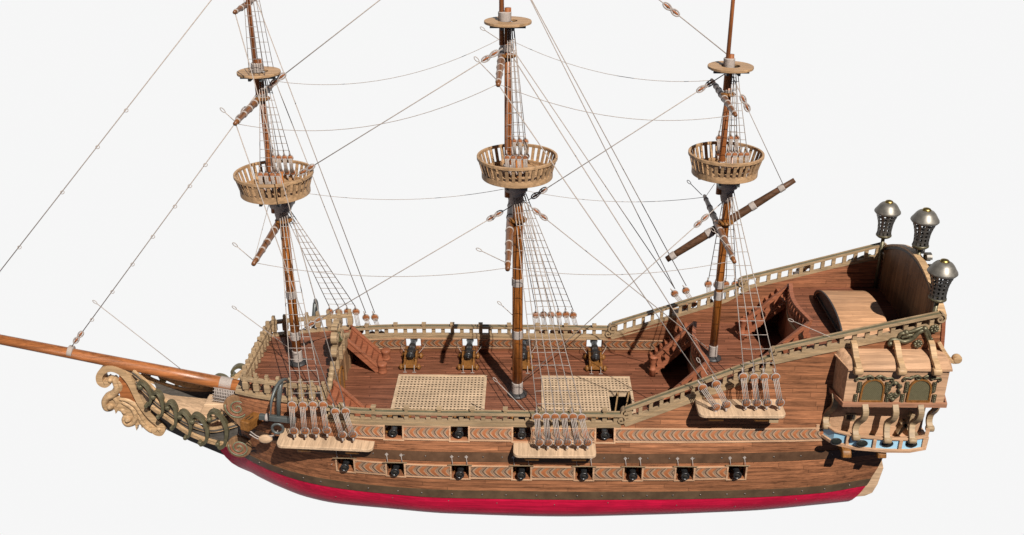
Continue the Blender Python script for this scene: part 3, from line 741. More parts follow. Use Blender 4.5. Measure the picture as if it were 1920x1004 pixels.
# tops (crow's nests) and the round crosstrees above them
def nest(key, rt=2.18, rb=1.9, h=1.1):
    x, z = NEST[key]; n = 44
    mb = MB(); hole = .62
    prof = lambda r, zz_: [(x+r*math.cos(2*math.pi*k/n), r*math.sin(2*math.pi*k/n), zz_) for k in range(n)]
    for (r0, r1, za, zb_) in ((hole, rb, z-.08, z+.08),):
        A, B_, C, D = prof(r0, za), prof(r1, za), prof(r1, zb_), prof(r0, zb_)
        mb.add(A+B_+C+D, [(i, (i+1) % n, n+(i+1) % n, n+i) for i in range(n)]+[(n+i, n+(i+1) % n, 2*n+(i+1) % n, 2*n+i) for i in range(n)]+[(2*n+i, 2*n+(i+1) % n, 3*n+(i+1) % n, 3*n+i) for i in range(n)]+[(3*n+i, 3*n+(i+1) % n, (i+1) % n, i) for i in range(n)])
    o = mb.build('crows_nest', M['nest'], SHIP)
    ring = lambda r, zz_: [(x+r*math.cos(2*math.pi*k/n), r*math.sin(2*math.pi*k/n), zz_) for k in range(n)]
    q = MB(); q.sweep(ring(rt, z+h), .13, .17, closed=True); q.build('top_rim', M['nest'], o, bevel=.02)
    q = MB(); q.sweep(ring(rb+.02, z+.1), .11, .36, closed=True); q.build('lower_rim', M['nest'], o, bevel=.015)
    q = MB()
    for k in range(36):
        an = 2*math.pi*(k+.5)/36; c_, s_ = math.cos(an), math.sin(an)
        q.beam((x+(rb+.02)*c_, (rb+.02)*s_, z+.2), (x+rt*c_, rt*s_, z+h), .17, .07, up=(c_, s_, 0))
    q.build('slat', M['nest'], o)
    q = MB(); q.beam((x-1.5, -.35, z-.2), (x+1.5, -.35, z-.2), .16, .22); q.beam((x-1.5, .35, z-.2), (x+1.5, .35, z-.2), .16, .22)
    q.beam((x-.5, -1.6, z-.22), (x-.5, 1.6, z-.22), .16, .22); q.beam((x+.5, -1.6, z-.22), (x+.5, 1.6, z-.22), .16, .22)
    q.build('trestle', M['anchor'], o)
    return o
def disc(x, z, r):
    n = 32; hole = .5; mb = MB()
    P = lambda rr, zz_: [(x+rr*math.cos(2*math.pi*k/n), rr*math.sin(2*math.pi*k/n), zz_) for k in range(n)]
    mb.add(P(hole, z)+P(r, z)+P(r, z+.14)+P(hole, z+.14), [(j*n+i, j*n+(i+1) % n, ((j+1) % 4)*n+(i+1) % n, ((j+1) % 4)*n+i) for j in range(4) for i in range(n)])
    o = mb.build('crosstree_platform', M['nest'], SHIP, bevel=.02)
    q = MB()
    for s in (-.3, .3): q.beam((x-.95, s, z-.1), (x+.95, s, z-.1), .14, .2); q.beam((x+s, -.95, z-.1), (x+s, .95, z-.1), .14, .2)
    q.build('trestle', M['anchor'], o)
for k, rt in (('fore', 2.16), ('main', 2.2), ('miz', 2.02)): nest(k, rt, rt-.27, 1.08)
disc(-14.03, 20.1, 1.17); disc(-.55, 22.85, 1.26); disc(11.37, 20.5, 1.22)
# ------------------------------------------------------------------ shrouds, deadeyes, channels
def deadeye(mb_w, mb_r, p, d, r=.215, th=.16):
    """round block seen broadside; d = direction of its shroud"""
    n = V((0, -1, 0)); p = V(p)
    mb_w.lathe(p+n*th/2, -n, [(r*.72, 0), (r*.93, .025), (r, th*.5), (r*.93, th-.025), (r*.72, th)], 16)
    mb_r.tube([p+V((math.cos(a_)*(r+.015), 0, math.sin(a_)*(r+.015))) for a_ in [2*math.pi*k/16 for k in range(16)]], .035, 6, closed=True)
def pair(parent, up, lo, r=.215, foot=True):
    up, lo = V(up), V(lo); d = (up-lo).normalized()
    for p, sg in ((up, 1), (lo, -1)):
        w, q = MB(), MB(); deadeye(w, q, p, d, r)
        if sg == -1 and foot: q.tube([p-V((0, 0, r)), p-V((0, 0, r+.18)), p-V((0, 0, r+.25))], [.05, .07, .02], 6)
        if sg == 1: q.tube([p+d*r, p+d*(r+.3)], [.06, .035], 6)
        de = w.build('deadeye', M['dead'], parent); q.build('strop', M['lash'], parent)
    l = MB(); sx = V((1, 0, 0))
    sx = (sx-d*sx.dot(d)).normalized()
    for k in (-1, -.4, .3, .9):
        l.tube([up+sx*k*r*.62+V((0, -.1, 0))-d*r*.1, lo+sx*k*r*.62+V((0, -.1, 0))+d*r*.1], .025, 5)
    l.build('lanyard', M['rope'], parent)
def shrouds(bottoms, tops, nrat, name, r=.027, rr=.019, zlo=None, ladder=None):
    mb = MB(); bs = [V(b_) for b_ in bottoms]; ts = [V(t_) for t_ in tops]
    for b_, t_ in zip(bs, ts): mb.tube([b_, t_], r, 5)
    for k in range(nrat):
        t = (k+.6)/nrat
        pts = [b_.lerp(t_, t) for b_, t_ in zip(bs, ts)]
        for p, q in zip(pts, pts[1:]): mb.tube([p, q], rr, 4)
    return mb.build(name, M['rope'], SHIP)
def board(x0, x1, z, zb, yin, yout, name='channel'):
    mb = MB(); c = .35; pts = [(lerp(x0, x1, k/8), -(hb(lerp(x0, x1, k/8), z)-.06)) for k in range(9)]+[(x1, -yout+c)]
    for k in range(1, 6): a_ = k/6*math.pi/2; pts.append((x1-c+c*math.cos(a_), -yout+c-c*math.sin(a_)))
    for k in range(0, 6): a_ = k/6*math.pi/2; pts.append((x0+c-c*math.sin(a_), -yout+c-c*math.cos(a_)))
    pts.append((x0, -yout+c)); zf = lambda x: lerp(z, zb, (x-x0)/(x1-x0))
    mb.prism([(p[0], p[1], zf(p[0])-.2) for p in pts], [(p[0], p[1], zf(p[0])) for p in pts]); return mb
CH = {}
def channel(key, x0, x1, z, zb, yin, yout, feet):
    mb = board(x0, x1, z, zb, yin, yout); out = []
    for side in (-1, 1):
        o = (mb if side == -1 else mb.mirror()).build('channel', M['pale'], SHIP, bevel=.03); out.append(o)
        for x in feet:
            q = MB(); y = hb(x, z-.5); zz_ = lerp(z, zb, (x-x0)/(x1-x0))-.2
            q.prism([(x-.42, side*(y-.1), zz_-.35), (x+.42, side*(y-.1), zz_-.35), (x+.42, side*(yout-.3), zz_-.42), (x-.42, side*(yout-.3), zz_-.42)], [(x-.42, side*(y-.1), zz_+.01), (x+.42, side*(y-.1), zz_+.01), (x+.42, side*(yout-.12), zz_+.01), (x-.42, side*(yout-.12), zz_+.01)]); q.build('knee', M['brown'], o, bevel=.08)
    CH[key] = out
def put(key, ups, los, ydead, yup, r=.215):
    res = []
    for (u, l) in zip(ups, los):
        U, Lw = at(*u, y=-yup), at(*l, y=-ydead); res.append(U)
        for side, o in zip((-1, 1), CH[key]):
            f = lambda p: V((p.x, -side*p.y, p.z)); pair(o, f(U), f(Lw), r)
    return res
fz0, fz1 = at(549, 835.5, y=-6.25).z, at(686, 843.5, y=-6.25).z
channel('fore', at(517, 820, y=-6.0).x, at(699, 830, y=-6.0).x, fz0, fz1, 4.2, 6.25, (-12.1, -9.35))
channel('main', at(962, 845, y=-6.6).x, at(1118.5, 845, y=-6.6).x, at(1040, 854.5, y=-6.8).z, at(1040, 854.5, y=-6.8).z, 5.3, 6.8, (.9, 3.55))
channel('miz', at(1310, 765, y=-6.2).x, at(1474, 765, y=-6.2).x, at(1400, 779.5, y=-6.55).z, at(1400, 779.5, y=-6.55).z, 4.8, 6.55, (11.1, 13.6))
q = MB(); q.box((14.0, -6.35, 2.25), (14.5, -5.0, 2.55)); q.build('bracket', M['rail'], CH['miz'][0])
UF = put('fore', [(547.8, 760), (568, 760.6), (587, 760), (606, 760), (628.6, 772.5), (648, 772)], [(551, 808.5), (572, 808.5), (592, 808.5), (613, 807.3), (642, 815.5), (662, 815)], 5.95, 5.75)
UM = put('main', [(1007, 782.7), (1023.8, 782), (1040.7, 782.3), (1057.8, 782), (1074.7, 782), (1090.7, 783.4)], [(1011, 830), (1027.8, 830), (1047, 830), (1064, 830), (1083.7, 830), (1102, 830)], 6.5, 6.2)
UZ = put('miz', [(1317.6, 727.4), (1343, 721), (1393.4, 707), (1413.3, 708), (1432.6, 707.5), (1454, 707.5)], [(1343, 763.5), (1362.5, 759), (1399.5, 756), (1419.4, 756), (1438.6, 755.6), (1462.5, 755.4)], 6.2, 5.9)
def mir(p, side): return V((p.x, -side*p.y, p.z))
for side in (-1, 1):
    f = lambda P: [mir(p+V((0, 0, .35)), side) for p in P]
    x, z = NEST['fore']; shrouds(f(UF[:4]), [(-13.5+.12*k-.1, side*.3, z-1.1) for k in range(4)], 17, 'shroud_ladder')
    x, z = NEST['main']; shrouds(f(UM), [(-.25+.13*k, side*.34, z-1.1) for k in range(6)], 17, 'shroud_ladder')
    x, z = NEST['miz']; shrouds(f(UZ[2:]), [(11.75+.13*k, side*.3, z-1.1) for k in range(4)], 13, 'shroud_ladder')
    # topmast shrouds, set up inside the nests
    for key, xt_, zd in (('fore', -14.0, 20.1), ('main', -.6, 22.85), ('miz', 11.36, 20.5)):
        x, z = NEST[key]; ups, los = [], []
        yl, yu = (1.55, 1.5)
        for k in range(4):
            xx = xt_+.12+.33*k+(-.25 if key == 'fore' else -.1); ups.append(V((xx, side*yu, z+1.5))); los.append(V((xx+.06, side*yl, z+.6)))
            pair(MASTS[key], ups[-1], los[-1], .14)
            m_ = MB(); m_.tube([los[-1], V((los[-1].x+.02, los[-1].y, z+.05))], .02, 5); m_.build('strop', M['lash'], MASTS[key])
        shrouds([u+V((0, 0, .2)) for u in ups], [(xt_+.05+.1*k, side*.25, zd-.1) for k in range(4)], 11, 'topmast_shrouds', .022, .017)
        if key == 'fore': shrouds([(xt_-.3+.28*k, side*.95, zd+.1) for k in range(4)], [(-14.2+.03*k, side*.1, 28.5) for k in range(4)], 15, 'topgallant_shrouds', .018, .015)
# ------------------------------------------------------------------ standing and running rigging
def rope(pts, name='stay', r=.029, sag=0.0, parent=None, eye=False):
    a_, b_ = V(pts[0]), V(pts[-1]); mb = MB()
    if sag: P = [a_.lerp(b_, t/16)-V((0, 0, sag*4*(t/16)*(1-t/16))) for t in range(17)]
    else: P = [V(p) for p in pts]
    mb.tube(P, r, 5)
    if eye:   # a loop at the first end
        d_ = (P[1]-P[0]).normalized(); s_ = d_.cross(V((0, 1, 0))).normalized()
        mb.tube([P[0]-d_*.16+d_*.16*math.cos(t)+s_*.07*math.sin(t) for t in [k*math.pi/6 for k in range(12)]], r*.9, 5, closed=True)
    return mb.build(name, M['rope'], parent or SHIP)
def heart(p, d, L=.55, w=.17, parent=None):
    """two long blocks seized in a stay"""
    p, d = V(p), V(d).normalized(); s_ = d.cross(V((0, 1, 0))).normalized()
    w_, q = MB(), MB()
    for sg in (-1, 1):
        c = p+d*sg*L*.5
        w_.tube([c-d*.2, c-d*.1, c+d*.1, c+d*.2], [.03, .065, .065, .03], 8)
        q.tube([c+d*.26*math.cos(t)+s_*.14*math.sin(t) for t in [k*math.pi/8 for k in range(16)]], .038, 5, closed=True)
    for k in (-1, -.3, .3, 1): q.tube([p-d*L*.5+s_*.09*k, p+d*L*.5+s_*.09*k], .016, 4)
    w_.build('stay_block', M['dead'], parent); q.build('seizing', M['lash'], parent)
def line(p, q, name='stay', blocks=(), rings=(), **k):
    o = rope([p, q], name, **k); p, q = V(p), V(q)
    for t in blocks: heart(p.lerp(q, t), q-p, parent=o)
    for t in rings:
        c = p.lerp(q, t); d_ = (q-p).normalized(); mb = MB()
        mb.tube([c+V((.11*math.cos(a_), .05*math.sin(a_)-.05, -.06+.08*math.sin(a_))) for a_ in [j*math.pi/6 for j in range(12)]], .022, 5, closed=True); mb.build('stay_ring', M['lash'], o)
    return o
FM, MM, ZM = -13.98, -.55, 11.36
bow1 = at(133, 652, y=0)
fst = at(480, 178, y=0)
tpos = lambda a_, b_, p: ((V(p)-V(a_)).dot(V(b_)-V(a_)))/(V(b_)-V(a_)).length_squared
RG = [(178, 601), (215, 548), (252, 496), (290, 444), (331, 387), (358, 348), (388, 309)]
line(bow1, fst, blocks=(.045, .93), rings=[tpos(bow1, fst, at(*p, y=0)) for p in RG])
A, Bp = at(-60, 586, y=0), at(420, -30, y=0)
line(A, Bp, rings=[tpos(A, Bp, at(*p, y=0)) for p in [(238, 206), (185, 275), (119, 360), (40, 464)]])
line(at(492, 172, y=0), at(800, -68, y=0), blocks=(.10,))
line(at(557, 330, y=0), at(948, 88, y=0), blocks=(.05, .93))
line(at(560, 622, y=0), at(962, 385, y=0), blocks=(.08, .92))
line(at(990, 376, y=0), at(1362, 137, y=0), blocks=(.06, .90))
line(at(982, 712, y=0), at(1365, 370, y=0), blocks=(.88,))
line(at(1180, -45, y=0), at(1368, 106, y=0), blocks=(.41,))
line(at(1368, 132, y=0), at(1471, 352, y=.4), blocks=(.27,), r=.022)
line(at(975, 372, y=0), at(1329, 655, y=0), blocks=(.10,))
# braces down to the channels, both sides
E5, E6 = UF[4]+V((0, 0, .35)), UF[5]+V((0, 0, .35))
Z1_, Z2_ = UZ[0]+V((0, 0, .35)), UZ[1]+V((0, 0, .35))
for side in (-1, 1):
    g = lambda p: mir(V(p), side)
    line(g(E5), g((-14.3, -4.35, 18.6)), 'brace'); line(g(E6), g((-14.35, -2.1, 23.75)), 'brace')
    line(g(Z1_), g((-.9, -5.7, 21.0)), 'brace')
    line(g(Z2_), g((-.95, -3.0, 26.5)) if side == 1 else at(962, 108, y=-.2), 'brace')
line(g(Z1_), at(985, -20, y=2.5), 'brace')
# lifts and slack lines between the yardarms of neighbouring masts
def slack(a_, b_, sag): rope([a_, b_], 'slack_line', r=.017, sag=sag)
for (pa, pb, sag) in (((-14.3, 18.6, 4.4), (-.9, 21.0, 5.6), 1.15), ((-13.85, 11.32, 5.4), (-.45, 11.45, 6.1), .65), ((-.9, 21.0, 5.6), (11.1, 18.96, 3.6), .9), ((-.45, 11.45, 6.1), (11.5, 11.37, 4.8), .6)):
    for s in (-1, 1): slack((pa[0], s*pa[2], pa[1]), (pb[0], s*pb[2], pb[1]), sag)
rope([at(505, 380, y=-1.2), (-13.85, -5.3, 11.5)], 'lift', r=.017)
rope([at(1340, 345, y=1.2), (11.5, 4.7, 11.4)], 'lift', r=.017)
for (pa, pb) in (((182, 570, 0), (345, 697, 0)), ((443, 580, -1.5), (545, 655, -.25)), ((445, 463, -5.6), (477, 490, -5.4)), ((422, 211, -4.4), (444, 231, -4.3)), ((909, 57, 5.6), (944, 80, 5.6)), ((903, 471, -6.2), (947, 492, -6.1)),
                 ((940, 572, 0), (962, 592, 0)), ((932, 716, -4.6), (985, 770, -5.1)), ((1295, 345, 4.8), (1316, 366, 4.8)), ((1340, 435, -4.8), (1376, 476, -4.8)), ((1488, 603, -4.2), (1556, 632, -4.7)), ((1312, 680, -4.3), (1327, 704, -4.9)), ((898, 116, -5.7), (933, 152, -5.7))):
    rope([at(pa[0], pa[1], y=pa[2]), at(pb[0], pb[1], y=pb[2])], 'pendant', r=.024, eye=True)
# ------------------------------------------------------------------ bowsprit and head
p0, p1 = at(470, 729, y=0), at(-40, 629, y=0)
t = MB(); t.tube([p0, p0.lerp(p1, .3), p0.lerp(p1, .6), p1], [.40, .38, .34, .30], 20); BS = t.build('bowsprit', M['sprit'], SHIP)
band(at(424, 719, y=0), p1-p0, .37, .75, 'bowsprit_lashing', BS, 11); band(at(133, 659, y=0), p1-p0, .33, .3, 'bowsprit_lashing', BS, 4)
# gammoning: rope net under the spar
g = MB(); a_, b_ = at(420, 727, y=-.42), at(417, 750, y=-.55)
for k in range(12):
    o = V((-.55+.1*k, 0, -.02*k)); g.tube([a_+o, b_+o+V((.05, 0, 0))], .035, 5)
for k in range(5): g.tube([a_.lerp(b_, k/4)+V((-.65, -.02, .01)), a_.lerp(b_, k/4)+V((.65, -.02, -.25))], .03, 5)
g.build('gammoning', M['lash'], BS)
q = MB(); c = at(408, 770, y=-.6); q.prism([(c.x-1.3, -.75, c.z-.5), (c.x+1.5, -.75, c.z-.5), (c.x+1.5, .75, c.z-.5), (c.x-1.3, .75, c.z-.5)], [(c.x-.8, -.6, c.z+.45), (c.x+1.5, -.6, c.z+.45), (c.x+1.5, .6, c.z+.45), (c.x-.8, .6, c.z+.45)]); q.build('gammoning_block', M['palex'], SHIP, bevel=.06)
# figurehead: carved scrolls in the plane of the stem
fg = MB()
def P0(pts, y=0.0, k=6): return cat([at(px, py, y=y) for px, py in pts], k)
fg.sweep(P0([(207, 712), (200, 716), (192, 711), (191, 700), (198, 690), (213, 686), (231, 693), (247, 710), (259, 733), (270, 755), (285, 774), (300, 788), (308, 797), (304, 806), (295, 804), (293, 797)], k=7), .40, .85, up=(0, 1, 0))
FG = fg.build('figurehead', M['carve'], SHIP, bevel=.05)
q = MB(); poly = [at(px, py, y=0) for px, py in [(226, 697), (236, 700), (250, 720), (262, 745), (272, 764), (258, 752), (244, 745), (228, 742), (224, 725)]]; q.slab([(p.x, p.z) for p in poly], -.2, .2); q.build('panel', M['sprit'], FG)
q = MB()
for pts, rr in (([(213, 708), (218, 716), (221, 727), (214, 738), (203, 744), (198, 754), (201, 764), (209, 765), (211, 758)], .26),
                ([(226, 746), (240, 748), (256, 758), (265, 772), (272, 788), (280, 800)], .22),
                ([(230, 752), (248, 762), (256, 776), (252, 790), (241, 794), (234, 787), (238, 779), (245, 782)], .22),
                ([(228, 765), (234, 770), (240, 778)], .2), ([(224, 712), (228, 722), (227, 735)], .2), ([(232, 745), (246, 752), (258, 766), (262, 784)], .17),
                ([(207, 735), (214, 742), (220, 752), (216, 764)], .18), ([(262, 776), (268, 790), (284, 806), (300, 810)], .2)):
    n_ = (len(pts)-1)*6+1; q.tube(P0(pts), [rr*(.55+.45*math.sin(math.pi*min(1, .15+.85*i/(n_-1)))) for i in range(n_)], 10, flat=((0, 1, 0), 1.5))
for px, py, r_ in ((209, 711, .2), (208, 761, .22), (241, 785, .22), (301, 800, .24)): q.ball(at(px, py, y=-.1), r_, 12, 8, (1, 1.8, 1))
for pts in ([(252, 786), (262, 786), (258, 805)], [(262, 782), (272, 788), (268, 801)], [(216, 762), (224, 764), (219, 774)]): q.slab([(p.x, p.z) for p in [at(a_, b_, y=0) for a_, b_ in pts]], -.18, .18)
poly = [at(a_, b_, y=0) for a_, b_ in [(197, 742), (212, 738), (226, 746), (244, 748), (262, 762), (276, 780), (294, 798), (288, 806), (270, 795), (248, 794), (236, 785), (228, 770), (206, 764)]]; q.slab([(p.x, p.z) for p in poly], -.14, .14)
q.build('foliage', M['carve'], FG)
q = MB(); poly = [at(px, py, y=0) for px, py in [(272, 752), (296, 772), (340, 790), (400, 808), (455, 822), (455, 862), (430, 853), (413, 846), (360, 824), (316, 803), (300, 788)]]; q.slab([(p.x, p.z) for p in poly], -.24, .24); q.build('stem_knee', M['knee'], SHIP)
# head rails, brackets and platform
YH = [(205, -.25), (250, -.35), (290, -.85), (330, -1.5), (365, -2.05), (400, -2.5), (450, -3.0)]
def hp(px, py, dy=0): return at(px, py, y=interp(px, YH)+dy)
RA = [[(424, 774), (390, 790), (351, 783), (315, 759), (280, 723), (249, 697)], [(446, 795), (399, 806), (358, 796), (313, 769), (275, 736), (256, 714)], [(444, 836), (399, 829), (356, 813), (313, 784), (284, 763)]]
BR = [[(266, 722), (262, 717), (268, 713), (279, 722), (286, 738), (284, 752), (277, 757)], [(290, 741), (289, 735), (298, 733), (305, 744), (308, 760), (306, 773), (299, 778)], [(317, 761), (316, 754), (324, 752), (331, 763), (333, 780), (331, 793), (325, 799)],
      [(340, 778), (339, 771), (347, 770), (356, 780), (360, 795), (357, 812), (350, 817)], [(363, 787), (362, 779), (370, 775), (382, 784), (391, 803), (389, 822), (380, 830), (377, 826)], [(395, 783), (394, 773), (404, 769), (417, 779), (427, 802), (424, 828), (415, 836), (410, 829)]]
for side in (-1, 1):
    q = MB(); f = lambda p: mir(p, side)
    for k, r_ in enumerate(RA): q.sweep([f(p) for p in cat([hp(*p) for p in r_], 8)], .16, .34 if k < 2 else .3)
    HR = q.build('head_rail', M['carve'], SHIP, bevel=.02)
    q = MB()
    for r_ in RA[:2]: q.sweep([f(p)+V((0, side*.09, -.02)) for p in cat([hp(*p) for p in r_], 8)], .04, .1)
    q.build('rail_moulding', M['knee'], HR)
    q = MB()
    for r0_, r1_ in ((RA[1], RA[2]),):
        a_ = [f(p)+V((0, -side*.1, 0)) for p in cat([hp(*p) for p in r0_[:5]], 6)]; b_ = [f(p)+V((0, -side*.1, 0)) for p in cat([hp(*p) for p in r1_[:5]], 6)]
        n_ = len(a_); q.add(a_+b_, [(i, i+1, n_+i+1, n_+i) for i in range(n_-1)], True)
    q.build('head_planking', M['knee'], HR)
    for k, r_ in enumerate(BR):
        q = MB(); P_ = [f(p)+V((0, side*.16, 0)) for p in cat([hp(*p) for p in r_], 6)]
        n_ = len(P_); q.sweep(P_, [.07+.15*math.sin(math.pi*(.15+.8*i/(n_-1))) for i in range(n_)], .38, up=(0, 1, 0), smooth=False)
        for e_, rr_ in ((P_[0], .15), (P_[-1], .13)): q.lathe(e_-V((0, .21, 0)), (0, 1, 0), [(rr_*.8, 0), (rr_, .03), (rr_, .39), (rr_*.8, .42)], 10)
        q.build('head_bracket', M['bracket'], HR, bevel=.03)
    # spiral ornaments at the bow corner
    for (px, py, r_, tail) in ((446, 764, .86, True), (449, 838, .74, False)):
        c = at(px, py, y=-3.25); q = MB(); c.y = 0
        if tail:
            out = [(c.x+r_*math.cos(a_), c.z+r_*math.sin(a_)) for a_ in [math.radians(t) for t in range(-25, 215, 15)]]
            e = at(466, 812, y=-3.3); out += [(e.x-.5, e.z+.5), (e.x-.2, e.z), (e.x+.3, e.z), (e.x+.45, e.z+.8)]
        else: out = [(c.x+r_*math.cos(a_), c.z+r_*math.sin(a_)) for a_ in [2*math.pi*k/24 for k in range(24)]]
        q.slab(out, side*3.1, side*3.34); so = q.build('bow_scroll', M['scroll'], SHIP, bevel=.04)
        q = MB(); q.tube(spiral(c.x, c.z, r_*.86, 2.0, math.radians(160), 1, side*3.35, 40, .06), .052, 6); q.build('spiral', M['scrollgreen'], so)
        q = MB(); q.tube(spiral(c.x, c.z, r_*.72, 1.8, math.radians(160), 1, side*3.345, 36, .05), .04, 6); q.build('spiral_inlay', M['scrollred'], so)
# platform inside the head
q = MB(); st_ = [(-16.4, 2.4, -1.4), (-18, 2.0, -1.6), (-20, 1.3, -1.35), (-22, .65, -.7), (-23.6, .25, .1)]; vs = []
for x, w_, z in st_:
    for k in range(7): y = lerp(-w_, w_, k/6); vs.append((x, y, z+.12*(1-abs(k-3)/3)))
q.add(vs, [(i*7+k, i*7+k+1, (i+1)*7+k+1, (i+1)*7+k) for i in range(4) for k in range(6)], True); q.build('head_platform', M['palex'], SHIP)
# catheads, tackle and anchors
for side in (-1, 1):
    q = MB(); f = lambda p: mir(p, side); a_, b_ = f(at(487, 780, y=-3.6)), f(at(458, 800, y=-5.0))
    q.beam(a_, b_, .62, .62); cth = q.build('cathead', M['brown'], SHIP, bevel=.06)
    q = MB(); d_ = (b_-a_).normalized(); s_ = d_.cross(V((0, 0, 1))).normalized()
    for k in (-.1, .1): q.beam(a_.lerp(b_, .5)+s_*k+V((0, 0, .28)), a_.lerp(b_, .8)+s_*k+V((0, 0, .28)), .06, .1)
    q.build('sheave_slot', M['dark'], cth)
def anchor(side, label):
    c = at(522, 785, y=-4.95); o = empty('anchor', (c.x, side*4.95, c.z), label, 'anchor', 'anchors at the bow')
    q = MB(); top = at(526, 716, y=-4.95)-c; top.y = 0
    q.tube([(0, 0, -.15), (top.x*.3, 0, top.z*.4), (top.x, 0, top.z)], [.12, .13, .15], 8); q.build('shank', M['anchor'], o)
    q = MB(); a_ = cat([top+V(p) for p in ((.3, -side*.75, -.55), (.22, -side*.4, -.1), (.1, 0, .08), (-.08, side*.45, .02), (-.25, side*.95, -.35), (-.33, side*1.25, -.85), (-.36, side*1.35, -1.35))], 5)
    n_ = len(a_); q.tube(a_, [.02+.08*math.sin(math.pi*(.12+.86*i/(n_-1))) for i in range(n_)], 8); q.build('arm', M['anchor'], o)
    q = MB(); s0, s1 = at(487, 779, y=-4.95)-c, at(556, 787, y=-4.95)-c; q.beam((s0.x, side*.12, s0.z), (s1.x, side*.12, s1.z), .26, .34); q.build('stock', M['anchor'], o, bevel=.04)
    q = MB(); q.lathe((s0.x+.35, side*.12, s0.z-.04), (1, 0, -.1), [(.2, 0), (.24, .03), (.24, .2), (.2, .23)], 10); q.build('stock_band', M['lash'], o)
    q = MB(); rc = at(521, 803, y=-4.95)-c; q.tube([(rc.x+.32*math.cos(t), side*.05, rc.z+.32*math.sin(t)) for t in [k*math.pi/12 for k in range(24)]], .085, 8, closed=True); q.build('ring', M['anchor'], o)
    return o
anchor(-1, 'grey iron anchor lashed upside down beside the near bow, its ring above the channel')
anchor(1, 'dark iron anchor on the far bow, only its upper arm showing above the forecastle rail')
c = at(498, 823, y=-4.75); q = MB(); q.lathe((0, .09, 0), (0, -1, 0), [(.25, 0), (.33, .06), (.33, .16), (.25, .22)], 18); q.v = [(x*1.25, y, z*.85) for x, y, z in q.v]
TB = q.build('tackle_block', M['palex'], loc=tuple(c)); tag(TB, 'oval wooden tackle block roped between the cathead and the near anchor ring', 'pulley block')
q = MB()
for dz in (.1, -.06): q.tube(cat([at(468, 812-dz*40, y=-4.85)-c, at(480, 820-dz*30, y=-4.8)-c, at(490, 824, y=-4.78)-c+V((0, 0, dz))], 5), .035, 6)
for dz in (.1, -.02): q.tube(cat([at(505, 820, y=-4.8)-c+V((0, 0, dz)), at(514, 816, y=-4.85)-c, at(521, 808, y=-5)-c], 5), .03, 6)
q.build('tackle_rope', M['lash'], TB)
# ------------------------------------------------------------------ stern: transom, vault, lanterns, gallery, rudder
def arch_z(y): return 8.05+1.55*math.cos(y/4.75*math.pi/2)**.9 if abs(y) < 4.75 else 8.05
ys = [-4.7+i*.47 for i in range(21)]
q = MB(); A_ = [(22.95, y, 5.4) for y in ys]+[(23.0, y, arch_z(y)) for y in ys[::-1]]; q.prism(A_, [(p[0]+.22, p[1], p[2]) for p in A_]); TRN = q.build('transom', M['transom'], SHIP)
q = MB(); q.sweep([(23.1, y, arch_z(y)+.05) for y in ys], .42, .13); q.build('transom_cap', M['carve'], TRN)
q = MB(); q.sweep([(23.0, y, arch_z(y)-.12) for y in ys], .14, .16); q.build('transom_moulding', M['collar'], TRN)
for s in (-1, 1):
    q = MB(); q.box((22.95, s*4.62-.14, 7.2), (23.3, s*4.62+.14, 8.2)); q.build('quarter_post', M['carve'], TRN)
    q = MB(); q.sweep(cat([(23.1, s*4.8, 6.6), (23.5, s*4.95, 6.0), (23.9, s*5.0, 5.55), (24.2, s*5.0, 5.5)], 6), .2, .34, up=(0, 1, 0)); q.lathe((24.2, s*5.0-.2, 5.65), (0, 1, 0), [(.22, 0), (.26, .1), (.26, .3), (.22, .4)], 14); q.build('stern_volute', M['carve'], SHIP, bevel=.03)
vl = MB(); x0, x1, w, h = 18.62, 21.2, 3.15, 1.22; n = 24
ar = [(w*math.cos(math.pi*k/n), 5.4+h*math.sin(math.pi*k/n)) for k in range(n+1)]
vl.add([(x, y, z) for x in (x0-.12, x1+.05) for y, z in ar], [(k, k+1, n+2+k, n+1+k) for k in range(n)], True)
a2 = [(y*.94, 5.4+(z-5.4)*.92) for y, z in ar]
vl.add([(x, y, z) for x in (x0-.12, x1+.05) for y, z in a2], [(k, k+1, n+2+k, n+1+k) for k in range(n)], True)
for x in (x0-.12, x1+.05): vl.add([(x, y, z) for y, z in ar]+[(x, y, z) for y, z in a2], [(k, k+1, n+2+k, n+1+k) for k in range(n)])
VO = vl.build('companion_hood', M['vault'], SHIP)
for x in (x0+.03, x1-.08):
    q = MB(); q.prism([(x, y, z) for y, z in a2], [(x+.06, y, z) for y, z in a2]); q.build('hood_end', M['knee'], VO)
q = MB(); q.sweep([(x0-.1, y*.985, 5.4+(z-5.4)*.98) for y, z in ar], .12, .09, up=(1, 0, 0)); q.build('hood_moulding', M['collar'], VO)
q = MB(); q.beam((x0-.02, -2.9, 5.62), (x0-.02, 2.9, 5.62), .14, .12); q.build('hood_sill', M['knee'], VO)
